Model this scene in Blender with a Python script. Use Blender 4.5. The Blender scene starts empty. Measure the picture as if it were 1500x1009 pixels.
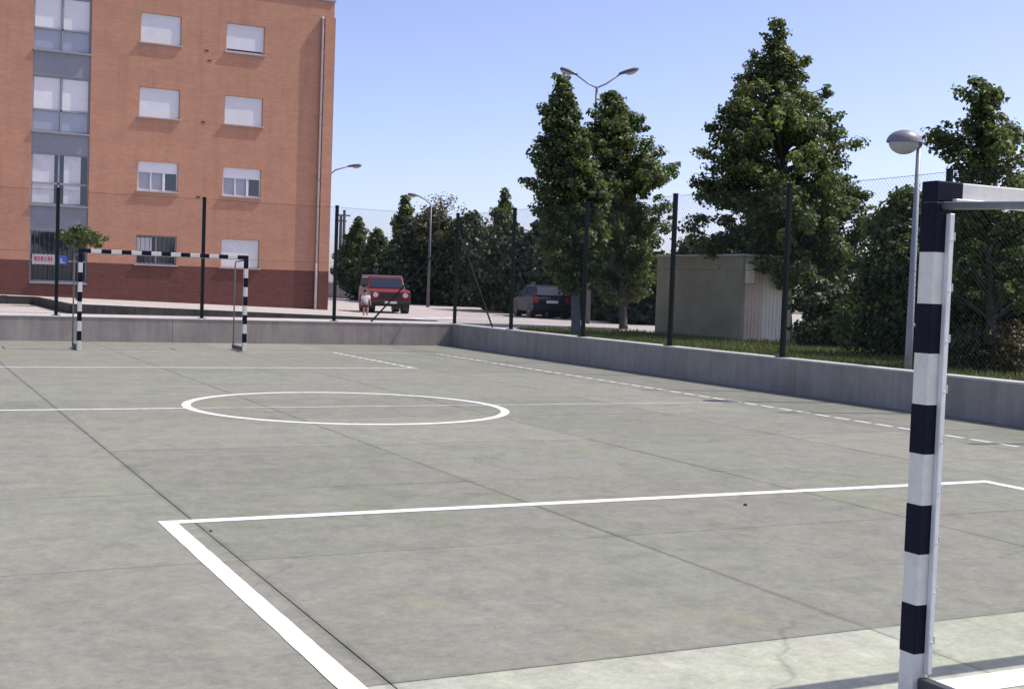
import bpy, bmesh, math, random
import numpy as np
from mathutils import Vector, Matrix
R = math.radians
random.seed(7)
S = bpy.context.scene
col = S.collection

# ------------------------------------------------------------------ camera
F, PCX, PCY = 1860.28, 750.0, 504.5            # focal length and centre in pixels of the 1500 x 1009 photograph
YAW, PITCH, ROLL = 0.46208, 0.04507, 0.03522
CAM = Vector((-5.4527, -3.7853, 1.6058))
_f = Vector((math.sin(YAW), math.cos(YAW), 0)); _r = Vector((math.cos(YAW), -math.sin(YAW), 0)); _u = Vector((0, 0, 1))
FWD = _f * math.cos(PITCH) - _u * math.sin(PITCH)
_u2 = _u * math.cos(PITCH) + _f * math.sin(PITCH)
RGT = _r * math.cos(ROLL) + _u2 * math.sin(ROLL)
UPV = _u2 * math.cos(ROLL) - _r * math.sin(ROLL)
cam_data = bpy.data.cameras.new('camera'); cam = bpy.data.objects.new('camera', cam_data); col.objects.link(cam)
cam_data.sensor_fit = 'HORIZONTAL'; cam_data.sensor_width = 36.0; cam_data.lens = F / 1500 * 36.0
cam_data.clip_end = 3000; cam_data.clip_start = 0.05
m3 = Matrix((RGT, UPV, -FWD)).transposed()
cam.matrix_world = Matrix.Translation(CAM) @ m3.to_4x4()
S.camera = cam

# ------------------------------------------------------------------ sky, sun, exposure
SUN = Vector((0.70, -0.135, 1.0)).normalized()   # towards the sun
W = bpy.data.worlds.new('World'); S.world = W; W.use_nodes = True
nt = W.node_tree; nt.nodes.clear()
sky = nt.nodes.new('ShaderNodeTexSky'); sky.sky_type = 'NISHITA'; sky.sun_disc = False
sky.sun_elevation = math.asin(SUN.z); sky.sun_rotation = math.atan2(SUN.x, SUN.y)
sky.altitude = 50; sky.air_density = 0.6; sky.dust_density = 1.4; sky.ozone_density = 4.0
bg = nt.nodes.new('ShaderNodeBackground'); bg.inputs['Strength'].default_value = 0.15
wo = nt.nodes.new('ShaderNodeOutputWorld')
tint = nt.nodes.new('ShaderNodeMix'); tint.data_type = 'RGBA'; tint.blend_type = 'MULTIPLY'; tint.inputs[0].default_value = 1.0
tint.inputs[7].default_value = (1.16, 0.97, 0.965, 1)      # the camera's slightly violet rendering of the hazy summer sky
nt.links.new(sky.outputs[0], tint.inputs[6]); nt.links.new(tint.outputs[2], bg.inputs[0]); nt.links.new(bg.outputs[0], wo.inputs[0])
sl = bpy.data.lights.new('sun', 'SUN'); sl.energy = 3.05; sl.angle = R(0.53); sl.color = (1.0, 0.945, 0.87)
so = bpy.data.objects.new('sun', sl); col.objects.link(so)
so.rotation_euler = SUN.to_track_quat('Z', 'Y').to_euler(); so.location = (40, -20, 60)
S.view_settings.view_transform = 'Standard'; S.view_settings.look = 'None'
S.view_settings.exposure = 0.67; S.view_settings.gamma = 1.0; S.view_settings.use_curve_mapping = False

# ------------------------------------------------------------------ pixel helpers (a direction; distance from the ground touched)
def ray(u, v): return FWD + RGT * ((u - PCX) / F) - UPV * ((v - PCY) / F)
def on_ground(u, v, z=0.3):
    d = ray(u, v); t = (z - CAM.z) / d.z; return CAM + d * t
def on_x(u, v, x):
    d = ray(u, v); return CAM + d * ((x - CAM.x) / d.x)
def on_y(u, v, y):
    d = ray(u, v); return CAM + d * ((y - CAM.y) / d.y)
def depth_of(P): return (P - CAM).dot(FWD)

# ------------------------------------------------------------------ materials
def nodes(name):
    m = bpy.data.materials.new(name); m.use_nodes = True
    t = m.node_tree; b = t.nodes['Principled BSDF']
    return m, t, b
def N(t, k, **kw):
    n = t.nodes.new(k)
    for a, v in kw.items(): setattr(n, a, v)
    return n
def ramp(t, stops):
    n = N(t, 'ShaderNodeValToRGB'); e = n.color_ramp.elements
    while len(e) > len(stops): e.remove(e[-1])
    while len(e) < len(stops): e.new(0.5)
    for x, (p, c) in zip(e, stops): x.position = p; x.color = (*c, 1) if len(c) == 3 else c
    return n
def noise(t, vec, scale, detail=4, rough=0.55, dist=0.0):
    n = N(t, 'ShaderNodeTexNoise'); n.inputs['Scale'].default_value = scale; n.inputs['Detail'].default_value = detail
    n.inputs['Roughness'].default_value = rough; n.inputs['Distortion'].default_value = dist
    t.links.new(vec, n.inputs['Vector']); return n.outputs['Fac']
def mixc(t, fac, a, b, mode='MIX'):
    n = N(t, 'ShaderNodeMix', data_type='RGBA', blend_type=mode)
    for s, v in ((n.inputs[0], fac), (n.inputs[6], a), (n.inputs[7], b)):
        if isinstance(v, (int, float)): s.default_value = v
        elif isinstance(v, tuple): s.default_value = (*v, 1)
        else: t.links.new(v, s)
    return n.outputs[2]
def scaled(t, vec, s):
    n = N(t, 'ShaderNodeMapping'); n.inputs['Scale'].default_value = s; t.links.new(vec, n.inputs['Vector']); return n.outputs[0]
def bump(t, b, h, strength=0.3, dist=0.01):
    n = N(t, 'ShaderNodeBump'); n.inputs['Strength'].default_value = strength; n.inputs['Distance'].default_value = dist
    t.links.new(h, n.inputs['Height']); t.links.new(n.outputs[0], b.inputs['Normal'])
def basic(name, c, rough=0.6, var=0.15, scale=6.0, metallic=0.0, spec=0.5, bumpk=0.0, coat=0.0):
    m, t, b = nodes(name)
    P = N(t, 'ShaderNodeNewGeometry').outputs['Position']
    f = noise(t, P, scale, 5, 0.6)
    rp = ramp(t, [(0.3, tuple(x * (1 - var) for x in c)), (0.7, tuple(min(1, x * (1 + var)) for x in c))])
    t.links.new(f, rp.inputs[0]); t.links.new(rp.outputs[0], b.inputs['Base Color'])
    b.inputs['Roughness'].default_value = rough; b.inputs['Metallic'].default_value = metallic
    b.inputs['Specular IOR Level'].default_value = spec
    if coat: b.inputs['Coat Weight'].default_value = coat; b.inputs['Coat Roughness'].default_value = 0.08
    if bumpk: bump(t, b, noise(t, P, scale * 6, 3), bumpk, 0.004)
    return m
M = {}
def concrete_court(name, base, green, warm):
    m, t, b = nodes(name)
    P = N(t, 'ShaderNodeNewGeometry').outputs['Position']
    big = noise(t, P, 0.33, 4, 0.6, 0.4); mid = noise(t, P, 1.7, 6, 0.65, 0.6); fine = noise(t, scaled(t, P, (0.8, 1.0, 1)), 24, 6, 0.8)
    streak = noise(t, scaled(t, P, (1.0, 1.15, 1)), 2.2, 7, 0.72, 0.5)
    r1 = ramp(t, [(0.40, (0, 0, 0)), (0.62, (1, 1, 1))]); t.links.new(big, r1.inputs[0])
    c = mixc(t, r1.outputs[0], green, warm)
    r2 = ramp(t, [(0.35, (0, 0, 0)), (0.65, (1, 1, 1))]); t.links.new(mid, r2.inputs[0])
    c = mixc(t, r2.outputs[0], c, base)
    r3 = ramp(t, [(0.30, (0.80, 0.80, 0.80)), (0.5, (1, 1, 1)), (0.72, (1.16, 1.16, 1.13))]); t.links.new(streak, r3.inputs[0])
    c = mixc(t, 0.85, c, r3.outputs[0], 'MULTIPLY')
    r5 = ramp(t, [(0.62, (1, 1, 1)), (0.70, (0.80, 0.80, 0.79))]); t.links.new(noise(t, P, 0.9, 5, 0.7, 1.5), r5.inputs[0])
    c = mixc(t, 0.8, c, r5.outputs[0], 'MULTIPLY')
    r6 = ramp(t, [(0.64, (1, 1, 1)), (0.71, (1.28, 1.28, 1.22))]); t.links.new(noise(t, scaled(t, P, (1, 1.6, 1)), 1.3, 7, 0.75, 1.0), r6.inputs[0])
    c = mixc(t, 0.8, c, r6.outputs[0], 'MULTIPLY')
    r4 = ramp(t, [(0.3, (0.78, 0.78, 0.78)), (0.7, (1.2, 1.2, 1.19))]); t.links.new(fine, r4.inputs[0])
    c = mixc(t, 0.8, c, r4.outputs[0], 'MULTIPLY')
    g8 = noise(t, scaled(t, P, (1.0, 0.8, 1)), 7.5, 6, 0.75, 0.3); r8 = ramp(t, [(0.28, (0.80, 0.80, 0.79)), (0.5, (1, 1, 1)), (0.74, (1.22, 1.22, 1.17))]); t.links.new(g8, r8.inputs[0])
    c = mixc(t, 0.85, c, r8.outputs[0], 'MULTIPLY')
    sp = ramp(t, [(0.30, (0.62, 0.61, 0.60)), (0.38, (1, 1, 1)), (0.66, (1, 1, 1)), (0.74, (1.30, 1.30, 1.28))]); t.links.new(noise(t, P, 75, 2, 0.6), sp.inputs[0])
    c = mixc(t, 0.7, c, sp.outputs[0], 'MULTIPLY')
    # hairline cracks
    wv = N(t, 'ShaderNodeTexNoise'); wv.inputs['Scale'].default_value = 1.4; wv.inputs['Detail'].default_value = 6; t.links.new(P, wv.inputs['Vector'])
    pw = N(t, 'ShaderNodeVectorMath', operation='MULTIPLY_ADD'); t.links.new(wv.outputs['Color'], pw.inputs[0]); pw.inputs[1].default_value = (.55, .55, 0); t.links.new(P, pw.inputs[2])
    vo = N(t, 'ShaderNodeTexVoronoi', feature='DISTANCE_TO_EDGE'); vo.inputs['Scale'].default_value = 0.30; t.links.new(pw.outputs[0], vo.inputs['Vector'])
    cr = ramp(t, [(0.0, (0.76, 0.76, 0.75)), (0.0022, (1, 1, 1))]); t.links.new(vo.outputs[0], cr.inputs[0])
    mk = ramp(t, [(0.50, (0, 0, 0)), (0.58, (1, 1, 1))]); t.links.new(noise(t, P, 0.55, 3), mk.inputs[0])
    c = mixc(t, mk.outputs[0], c, mixc(t, 1.0, c, cr.outputs[0], 'MULTIPLY'))
    y8 = ramp(t, [(0.53, (1, 1, 1)), (0.68, (1.01, 1.045, 0.91))]); t.links.new(noise(t, P, 0.8, 5, 0.7, 0.8), y8.inputs[0]); c = mixc(t, 0.9, c, y8.outputs[0], 'MULTIPLY')
    # dirt that has gathered along the joints
    sx = N(t, 'ShaderNodeSeparateXYZ'); t.links.new(P, sx.inputs[0])
    def joint(out, origin, pitch, width):
        a = N(t, 'ShaderNodeMath', operation='SUBTRACT'); t.links.new(out, a.inputs[0]); a.inputs[1].default_value = origin
        p = N(t, 'ShaderNodeMath', operation='PINGPONG'); t.links.new(a.outputs[0], p.inputs[0]); p.inputs[1].default_value = pitch / 2
        d = N(t, 'ShaderNodeMath', operation='DIVIDE'); t.links.new(p.outputs[0], d.inputs[0]); d.inputs[1].default_value = width
        w = N(t, 'ShaderNodeMath', operation='ADD'); t.links.new(d.outputs[0], w.inputs[0]); t.links.new(noise(t, P, 1.1, 4, 0.7), w.inputs[1])
        r_ = ramp(t, [(0.40, (0.66, 0.66, 0.65)), (1.0, (1, 1, 1))]); t.links.new(w.outputs[0], r_.inputs[0]); return r_.outputs[0]
    c = mixc(t, 0.75, c, joint(sx.outputs[0], -3.6, 2.50, 0.085), 'MULTIPLY')
    c = mixc(t, 0.55, c, joint(sx.outputs[1], 0.92, 2.372, 0.06), 'MULTIPLY')
    oi = N(t, 'ShaderNodeObjectInfo'); ro = ramp(t, [(0, (0.91, 0.91, 0.905)), (1, (1.06, 1.06, 1.05))])
    t.links.new(oi.outputs['Random'], ro.inputs[0]); c = mixc(t, 1.0, c, ro.outputs[0], 'MULTIPLY')
    t.links.new(c, b.inputs['Base Color']); b.inputs['Roughness'].default_value = 0.85; b.inputs['Specular IOR Level'].default_value = 0.35
    bump(t, b, fine, 0.25, 0.004)
    return m
M['court'] = concrete_court('court_concrete', (0.223, 0.224, 0.190), (0.197, 0.214, 0.161), (0.228, 0.219, 0.190))
M['court_pale'] = concrete_court('pale_concrete', (0.37, 0.39, 0.315), (0.345, 0.385, 0.28), (0.40, 0.40, 0.345))
def paint_line(name, wear_lo, wear_hi, c=(0.80, 0.80, 0.77)):
    m, t, b = nodes(name)
    P = N(t, 'ShaderNodeNewGeometry').outputs['Position']
    w = noise(t, P, 5.5, 8, 0.75); r1 = ramp(t, [(wear_lo, (0, 0, 0)), (wear_hi, (1, 1, 1))]); t.links.new(w, r1.inputs[0])
    c2 = mixc(t, r1.outputs[0], c, (0.36, 0.36, 0.33))
    t.links.new(c2, b.inputs['Base Color']); b.inputs['Roughness'].default_value = 0.7
    return m
M['paint'] = paint_line('white_line_paint', 0.56, 0.74, (0.76, 0.755, 0.72))
M['paint_worn'] = paint_line('worn_line_paint', 0.52, 0.70, (0.74, 0.73, 0.70))
M['paint_faint'] = paint_line('faint_line_paint', 0.42, 0.60, (0.60, 0.59, 0.56))
def wall_mat():
    m, t, b = nodes('wall_concrete')
    P = N(t, 'ShaderNodeNewGeometry').outputs['Position']
    a = noise(t, P, 0.9, 6, 0.65, 0.5); s = noise(t, scaled(t, P, (3, 3, 0.35)), 1.6, 5, 0.7); f = noise(t, P, 30, 4, 0.7)
    r1 = ramp(t, [(0.3, (0.285, 0.248, 0.218)), (0.7, (0.42, 0.37, 0.325))]); t.links.new(a, r1.inputs[0])
    r2 = ramp(t, [(0.35, (0.78, 0.78, 0.80)), (0.6, (1, 1, 1))]); t.links.new(s, r2.inputs[0])
    c = mixc(t, 0.9, r1.outputs[0], r2.outputs[0], 'MULTIPLY')
    r3 = ramp(t, [(0.3, (0.9, 0.9, 0.9)), (0.7, (1.08, 1.08, 1.08))]); t.links.new(f, r3.inputs[0])
    c = mixc(t, 0.8, c, r3.outputs[0], 'MULTIPLY')
    t.links.new(c, b.inputs['Base Color']); b.inputs['Roughness'].default_value = 0.9
    bump(t, b, f, 0.3, 0.006); return m
M['wall'] = wall_mat()
M['coping'] = basic('coping_concrete', (0.62, 0.60, 0.56), 0.85, 0.15, 3, bumpk=0.2)
def brick_mat(name, c1, c2, mortar, sc=1.0):
    m, t, b = nodes(name)
    P = N(t, 'ShaderNodeNewGeometry').outputs['Position']
    sx = N(t, 'ShaderNodeSeparateXYZ'); t.links.new(P, sx.inputs[0])
    ad = N(t, 'ShaderNodeMath', operation='ADD'); t.links.new(sx.outputs[0], ad.inputs[0]); t.links.new(sx.outputs[1], ad.inputs[1])
    cx = N(t, 'ShaderNodeCombineXYZ'); t.links.new(ad.outputs[0], cx.inputs[0]); t.links.new(sx.outputs[2], cx.inputs[1])
    bt = N(t, 'ShaderNodeTexBrick'); t.links.new(cx.outputs[0], bt.inputs['Vector'])
    bt.inputs['Scale'].default_value = 1.0; bt.inputs['Brick Width'].default_value = 0.25; bt.inputs['Row Height'].default_value = 0.075
    bt.inputs['Mortar Size'].default_value = 0.008; bt.inputs['Mortar Smooth'].default_value = 0.2; bt.inputs['Bias'].default_value = 0.0
    bt.inputs['Color1'].default_value = (*c1, 1); bt.inputs['Color2'].default_value = (*c2, 1); bt.inputs['Mortar'].default_value = (*mortar, 1)
    big = noise(t, scaled(t, P, (1, 1, 2.5)), 0.7, 6, 0.65)
    r1 = ramp(t, [(0.3, (0.92, 0.92, 0.92)), (0.7, (1.07, 1.06, 1.05))]); t.links.new(big, r1.inputs[0])
    c = mixc(t, 0.9, bt.outputs['Color'], r1.outputs[0], 'MULTIPLY')
    rs = ramp(t, [(0.30, (0.80, 0.79, 0.79)), (0.48, (1, 1, 1)), (0.72, (1.08, 1.07, 1.06))]); t.links.new(noise(t, scaled(t, P, (2.2, 2.2, 0.22)), 1.2, 7, 0.7), rs.inputs[0])
    c = mixc(t, 0.6, c, rs.outputs[0], 'MULTIPLY')
    t.links.new(c, b.inputs['Base Color']); b.inputs['Roughness'].default_value = 0.85; b.inputs['Specular IOR Level'].default_value = 0.25
    bump(t, b, bt.outputs['Fac'], -0.25, 0.006); return m
M['brick'] = brick_mat('salmon_brick', (0.48, 0.238, 0.15), (0.54, 0.275, 0.178), (0.46, 0.285, 0.20))
M['brick_dark'] = brick_mat('maroon_brick', (0.135, 0.052, 0.043), (0.175, 0.068, 0.055), (0.145, 0.07, 0.058))
M['shutter'] = basic('white_shutter', (0.78, 0.78, 0.80), 0.5, 0.04, 2)
M['alu'] = basic('white_aluminium', (0.72, 0.72, 0.74), 0.4, 0.04, 4)
M['alu_grey'] = basic('grey_aluminium', (0.30, 0.31, 0.34), 0.45, 0.06, 4)
M['spandrel'] = basic('blue_grey_panel', (0.26, 0.27, 0.31), 0.6, 0.10, 1.5)
M['sill'] = basic('stone_sill', (0.42, 0.40, 0.38), 0.8, 0.12, 4)
M['curtain'] = basic('white_curtain', (0.66, 0.66, 0.70), 0.8, 0.10, 3)
def glass_mat(name, c, rough=0.06):
    m, t, b = nodes(name)
    b.inputs['Base Color'].default_value = (*c, 1); b.inputs['Roughness'].default_value = rough
    b.inputs['Specular IOR Level'].default_value = 0.9; b.inputs['Coat Weight'].default_value = 0.25; b.inputs['Coat Roughness'].default_value = 0.03
    return m
M['glass'] = glass_mat('dark_glass', (0.025, 0.03, 0.045)); M['glass_pale'] = glass_mat('pale_glass', (0.34, 0.36, 0.42), 0.15)
M['side_glass'] = basic('tinted_side_glass', (0.015, 0.018, 0.024), 0.5, 0.1, 3, spec=0.08)
M['car_glass'] = glass_mat('car_glass', (0.02, 0.03, 0.05), 0.04)
M['pipe'] = basic('pipe_paint', (0.62, 0.55, 0.53), 0.5, 0.08, 5)
M['black'] = basic('black_paint', (0.007, 0.007, 0.022), 0.6, 0.3, 9, spec=0.15)
def goal_white():
    m, t, b = nodes('goal_white_paint')
    P = N(t, 'ShaderNodeNewGeometry').outputs['Position']
    f = noise(t, P, 14, 8, 0.75, 0.4); r1 = ramp(t, [(0.25, (0.58, 0.565, 0.53)), (0.55, (0.72, 0.70, 0.66)), (0.68, (0.74, 0.72, 0.68)), (0.74, (0.44, 0.40, 0.35))])
    t.links.new(f, r1.inputs[0]); t.links.new(r1.outputs[0], b.inputs['Base Color']); b.inputs['Roughness'].default_value = 0.5
    bump(t, b, noise(t, P, 60, 3), 0.15, 0.002); return m
M['goal_white'] = goal_white()
M['rail'] = basic('rail_paint', (0.66, 0.66, 0.68), 0.4, 0.08, 12)
M['tube_grey'] = basic('galvanised_tube', (0.22, 0.225, 0.23), 0.5, 0.15, 10, metallic=0.2)
M['frame_dark'] = basic('dark_steel', (0.05, 0.05, 0.06), 0.5, 0.25, 8)
M['fence_green'] = basic('dark_green_paint', (0.006, 0.014, 0.014), 0.6, 0.25, 6, spec=0.2)
M['wire'] = basic('green_wire', (0.035, 0.05, 0.052), 0.8, 0.2, 6, spec=0.1)
M['lamp_grey'] = basic('lamp_grey_paint', (0.30, 0.31, 0.36), 0.4, 0.1, 5)
M['lamp_shell'] = basic('lamp_shell_paint', (0.20, 0.19, 0.23), 0.4, 0.1, 5)
M['lamp_dark'] = basic('lamp_dark_shell', (0.10, 0.10, 0.12), 0.4, 0.15, 5)
M['lamp_bowl'] = basic('lamp_bowl_plastic', (0.42, 0.42, 0.43), 0.25, 0.08, 8)
def leaf_mat(name, dark, mid, light, trans=0.22):
    m, t, b = nodes(name)
    g = N(t, 'ShaderNodeNewGeometry')
    r1 = ramp(t, [(0.0, dark), (0.6, mid), (1.0, light)]); t.links.new(g.outputs['Random Per Island'], r1.inputs[0])
    big = noise(t, g.outputs['Position'], 0.8, 3); r2 = ramp(t, [(0.35, (0.75, 0.80, 0.8)), (0.65, (1.2, 1.15, 1.0))]); t.links.new(big, r2.inputs[0])
    c = mixc(t, 1.0, r1.outputs[0], r2.outputs[0], 'MULTIPLY')
    t.links.new(c, b.inputs['Base Color']); b.inputs['Roughness'].default_value = 0.5; b.inputs['Specular IOR Level'].default_value = 0.4
    tr = N(t, 'ShaderNodeBsdfTranslucent'); c2 = mixc(t, 1.0, c, (1.5, 1.6, 0.7), 'MULTIPLY'); t.links.new(c2, tr.inputs[0])
    mx = N(t, 'ShaderNodeMixShader'); mx.inputs[0].default_value = trans
    t.links.new(b.outputs[0], mx.inputs[1]); t.links.new(tr.outputs[0], mx.inputs[2])
    t.links.new(mx.outputs[0], t.nodes['Material Output'].inputs[0]); return m
M['leaf'] = leaf_mat('sweetgum_leaf', trans=0.36, dark=(0.044, 0.066, 0.030), mid=(0.095, 0.130, 0.052), light=(0.180, 0.205, 0.085))
M['leaf_dark'] = leaf_mat('hedge_leaf', (0.020, 0.033, 0.022), (0.038, 0.058, 0.034), (0.070, 0.096, 0.045), 0.2)
M['leaf_olive'] = leaf_mat('olive_leaf', (0.05, 0.06, 0.030), (0.085, 0.098, 0.05), (0.14, 0.15, 0.085))
M['leaf_dry'] = leaf_mat('dry_leaf', (0.06, 0.055, 0.028), (0.12, 0.095, 0.05), (0.18, 0.14, 0.075))
M['leaf_fresh'] = leaf_mat('fresh_leaf', (0.05, 0.075, 0.025), (0.085, 0.12, 0.035), (0.13, 0.17, 0.06))
M['bark'] = basic('bark', (0.085, 0.075, 0.068), 0.9, 0.35, 9, bumpk=0.6)
M['bark_pale'] = basic('pale_bark', (0.15, 0.145, 0.15), 0.9, 0.3, 9, bumpk=0.5)
def ground_mat(name, a, b_, sc=0.5, fine=18):
    m, t, b = nodes(name); P = N(t, 'ShaderNodeNewGeometry').outputs['Position']
    r1 = ramp(t, [(0.35, a), (0.65, b_)]); t.links.new(noise(t, P, sc, 6, 0.65, 0.5), r1.inputs[0])
    r2 = ramp(t, [(0.3, (0.85, 0.85, 0.85)), (0.7, (1.12, 1.12, 1.12))]); f = noise(t, P, fine, 4, 0.7); t.links.new(f, r2.inputs[0])
    c = mixc(t, 0.9, r1.outputs[0], r2.outputs[0], 'MULTIPLY'); t.links.new(c, b.inputs['Base Color']); b.inputs['Roughness'].default_value = 0.9
    b.inputs['Specular IOR Level'].default_value = 0.3
    bump(t, b, f, 0.3, 0.01); return m
M['road'] = ground_mat('pale_road', (0.40, 0.365, 0.34), (0.47, 0.435, 0.41), 0.25)
M['pave'] = ground_mat('pavement_concrete', (0.42, 0.385, 0.36), (0.50, 0.46, 0.43), 0.4)
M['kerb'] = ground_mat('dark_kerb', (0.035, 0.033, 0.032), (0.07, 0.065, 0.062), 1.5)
M['soil'] = ground_mat('grassy_soil', (0.12, 0.13, 0.05), (0.20, 0.18, 0.085), 0.6)
M['grass'] = leaf_mat('grass_blade', (0.07, 0.10, 0.03), (0.13, 0.155, 0.055), (0.21, 0.20, 0.09), 0.2)
M['field'] = ground_mat('far_field', (0.12, 0.12, 0.06), (0.20, 0.18, 0.10), 0.05)
M['base_dark'] = ground_mat('joint_bed', (0.075, 0.075, 0.065), (0.11, 0.105, 0.09), 2)
M['shed_olive'] = basic('olive_render', (0.31, 0.285, 0.19), 0.9, 0.16, 1.2, bumpk=0.3)
M['shed_white'] = basic('shed_white_sheet', (0.78, 0.71, 0.60), 0.7, 0.08, 2)
M['shed_peach'] = basic('shed_peach_sheet', (0.66, 0.52, 0.42), 0.7, 0.10, 2)
M['shed_roof'] = basic('fibre_cement', (0.40, 0.39, 0.37), 0.85, 0.15, 3)
M['car_red'] = basic('car_red_paint', (0.21, 0.022, 0.026), 0.4, 0.06, 3, coat=0.2, spec=0.3)
M['car_dark'] = basic('car_dark_paint', (0.020, 0.021, 0.030), 0.35, 0.06, 3, spec=0.12)
M['car_roof'] = basic('car_roof_cream', (0.26, 0.25, 0.25), 0.4, 0.06, 3, coat=0.3)
M['rubber'] = basic('tyre_rubber', (0.018, 0.018, 0.018), 0.85, 0.2, 9)
M['plastic'] = basic('black_plastic', (0.022, 0.022, 0.024), 0.6, 0.2, 9)
M['rim'] = basic('steel_rim', (0.36, 0.36, 0.37), 0.4, 0.1, 9, metallic=0.6)
M['lens'] = basic('headlight_lens', (0.62, 0.62, 0.62), 0.15, 0.06, 20)
M['tail'] = basic('tail_lens', (0.30, 0.02, 0.02), 0.2, 0.06, 20)
M['plate'] = basic('number_plate', (0.75, 0.75, 0.72), 0.5, 0.05, 20)
M['skin'] = basic('skin', (0.42, 0.26, 0.19), 0.55, 0.08, 20)
M['shirt'] = basic('white_cotton', (0.78, 0.78, 0.78), 0.9, 0.06, 12)
M['shorts'] = basic('maroon_cotton', (0.12, 0.035, 0.04), 0.9, 0.12, 12)
M['hair'] = basic('dark_hair', (0.022, 0.016, 0.013), 0.6, 0.3, 30)
M['poster'] = basic('poster_paper', (0.46, 0.42, 0.43), 0.6, 0.04, 5)
M['poster_red'] = basic('poster_red', (0.42, 0.08, 0.10), 0.6, 0.06, 5)
M['poster_blue'] = basic('poster_blue', (0.06, 0.10, 0.38), 0.6, 0.06, 5)

# ------------------------------------------------------------------ object helpers
def tag(o, label=None, cat=None, group=None, kind=None):
    if label: o['label'] = label
    if cat: o['category'] = cat
    if group: o['group'] = group
    if kind: o['kind'] = kind
    return o
def thing(name, label, cat, loc=(0, 0, 0), rz=0.0, group=None):
    o = bpy.data.objects.new(name, None); col.objects.link(o)
    o.location = loc; o.rotation_euler = (0, 0, rz); o.empty_display_size = 0.3
    return tag(o, label, cat, group)
def copy_tree(o, parent=None):
    c = o.copy(); col.objects.link(c); c.parent = parent
    for ch in list(o.children): copy_tree(ch, c)
    return c
class MB:
    def __init__(s): s.v = []; s.f = []; s.mi = []
    def add(s, vs, fs, mi=0):
        n = len(s.v); s.v += [tuple(v) for v in vs]; s.f += [tuple(i + n for i in f) for f in fs]; s.mi += [mi] * len(fs); return s
    def box(s, lo, hi, mi=0):
        (a, b, c), (d, e, f) = lo, hi
        return s.add([(a, b, c), (d, b, c), (d, e, c), (a, e, c), (a, b, f), (d, b, f), (d, e, f), (a, e, f)],
                     [(0, 3, 2, 1), (4, 5, 6, 7), (0, 1, 5, 4), (1, 2, 6, 5), (2, 3, 7, 6), (3, 0, 4, 7)], mi)
    def tube(s, pts, rad, n=8, mi=0, cap=True):
        pts = [Vector(p) for p in pts]; rr = rad if isinstance(rad, (list, tuple)) else [rad] * len(pts)
        rings = []; d0 = None; base = len(s.v)
        for i, p in enumerate(pts):
            d = (pts[min(i + 1, len(pts) - 1)] - pts[max(i - 1, 0)]).normalized()
            a = d.orthogonal().normalized() if d0 is None else (a - d * a.dot(d)).normalized()
            d0 = d; b = d.cross(a)
            for k in range(n):
                t = 2 * math.pi * k / n; s.v.append(tuple(p + (a * math.cos(t) + b * math.sin(t)) * rr[i]))
        for i in range(len(pts) - 1):
            for k in range(n):
                q = base + i * n; s.f.append((q + k, q + (k + 1) % n, q + n + (k + 1) % n, q + n + k)); s.mi.append(mi)
        if cap:
            s.f.append(tuple(base + k for k in range(n))[::-1]); s.mi.append(mi)
            q = base + (len(pts) - 1) * n; s.f.append(tuple(q + k for k in range(n))); s.mi.append(mi)
        return s
    def prism(s, poly, z0, z1, mi=0):          # poly: ccw (x, y)
        n = len(poly); vs = [(x, y, z0) for x, y in poly] + [(x, y, z1) for x, y in poly]
        fs = [tuple(range(n))[::-1], tuple(range(n, 2 * n))] + [(i, (i + 1) % n, n + (i + 1) % n, n + i) for i in range(n)]
        return s.add(vs, fs, mi)
    def slab(s, quad, th, mi=0):               # thin solid from a quad, thickness towards its normal
        q = [Vector(p) for p in quad]; n = (q[1] - q[0]).cross(q[-1] - q[0]).normalized() * th
        k = len(q); vs = q + [p + n for p in q]
        fs = [tuple(range(k))[::-1], tuple(range(k, 2 * k))] + [(i, (i + 1) % k, k + (i + 1) % k, k + i) for i in range(k)]
        return s.add(vs, fs, mi)
    def lathe(s, c, prof, n=20, mi=0, sy=1.0):     # prof: (r, z); closed top / bottom when r == 0
        base = len(s.v)
        for r_, z in prof:
            for k in range(n):
                t = 2 * math.pi * k / n; s.v.append((c[0] + r_ * math.cos(t), c[1] + sy * r_ * math.sin(t), c[2] + z))
        for i in range(len(prof) - 1):
            for k in range(n):
                q = base + i * n; s.f.append((q + k, q + (k + 1) % n, q + n + (k + 1) % n, q + n + k)); s.mi.append(mi)
        return s
    def build(s, name, mats, parent=None, smooth=False, bevel=0.0, seg=2):
        me = bpy.data.meshes.new(name); me.from_pydata([tuple(v) for v in s.v], [], s.f)
        for m in (mats if isinstance(mats, (list, tuple)) else [mats]): me.materials.append(M[m])
        if any(s.mi): me.polygons.foreach_set('material_index', s.mi)
        if smooth: me.polygons.foreach_set('use_smooth', [True] * len(me.polygons))
        me.update()
        o = bpy.data.objects.new(name, me); col.objects.link(o)
        if parent: o.parent = parent
        if bevel:
            b = o.modifiers.new('bevel', 'BEVEL'); b.width = bevel; b.segments = seg; b.limit_method = 'ANGLE'; b.angle_limit = R(35)
        return o
def mesh_np(name, verts, quads, mat, parent=None):
    me = bpy.data.meshes.new(name); nv, nf = len(verts), len(quads); k = quads.shape[1]
    me.vertices.add(nv); me.vertices.foreach_set('co', verts.astype(np.float32).ravel())
    me.loops.add(nf * k); me.loops.foreach_set('vertex_index', quads.astype(np.int32).ravel())
    me.polygons.add(nf); me.polygons.foreach_set('loop_start', np.arange(nf, dtype=np.int32) * k)
    me.update(calc_edges=True); me.validate(); me.materials.append(M[mat])
    o = bpy.data.objects.new(name, me); col.objects.link(o)
    if parent: o.parent = parent
    return o

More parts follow.
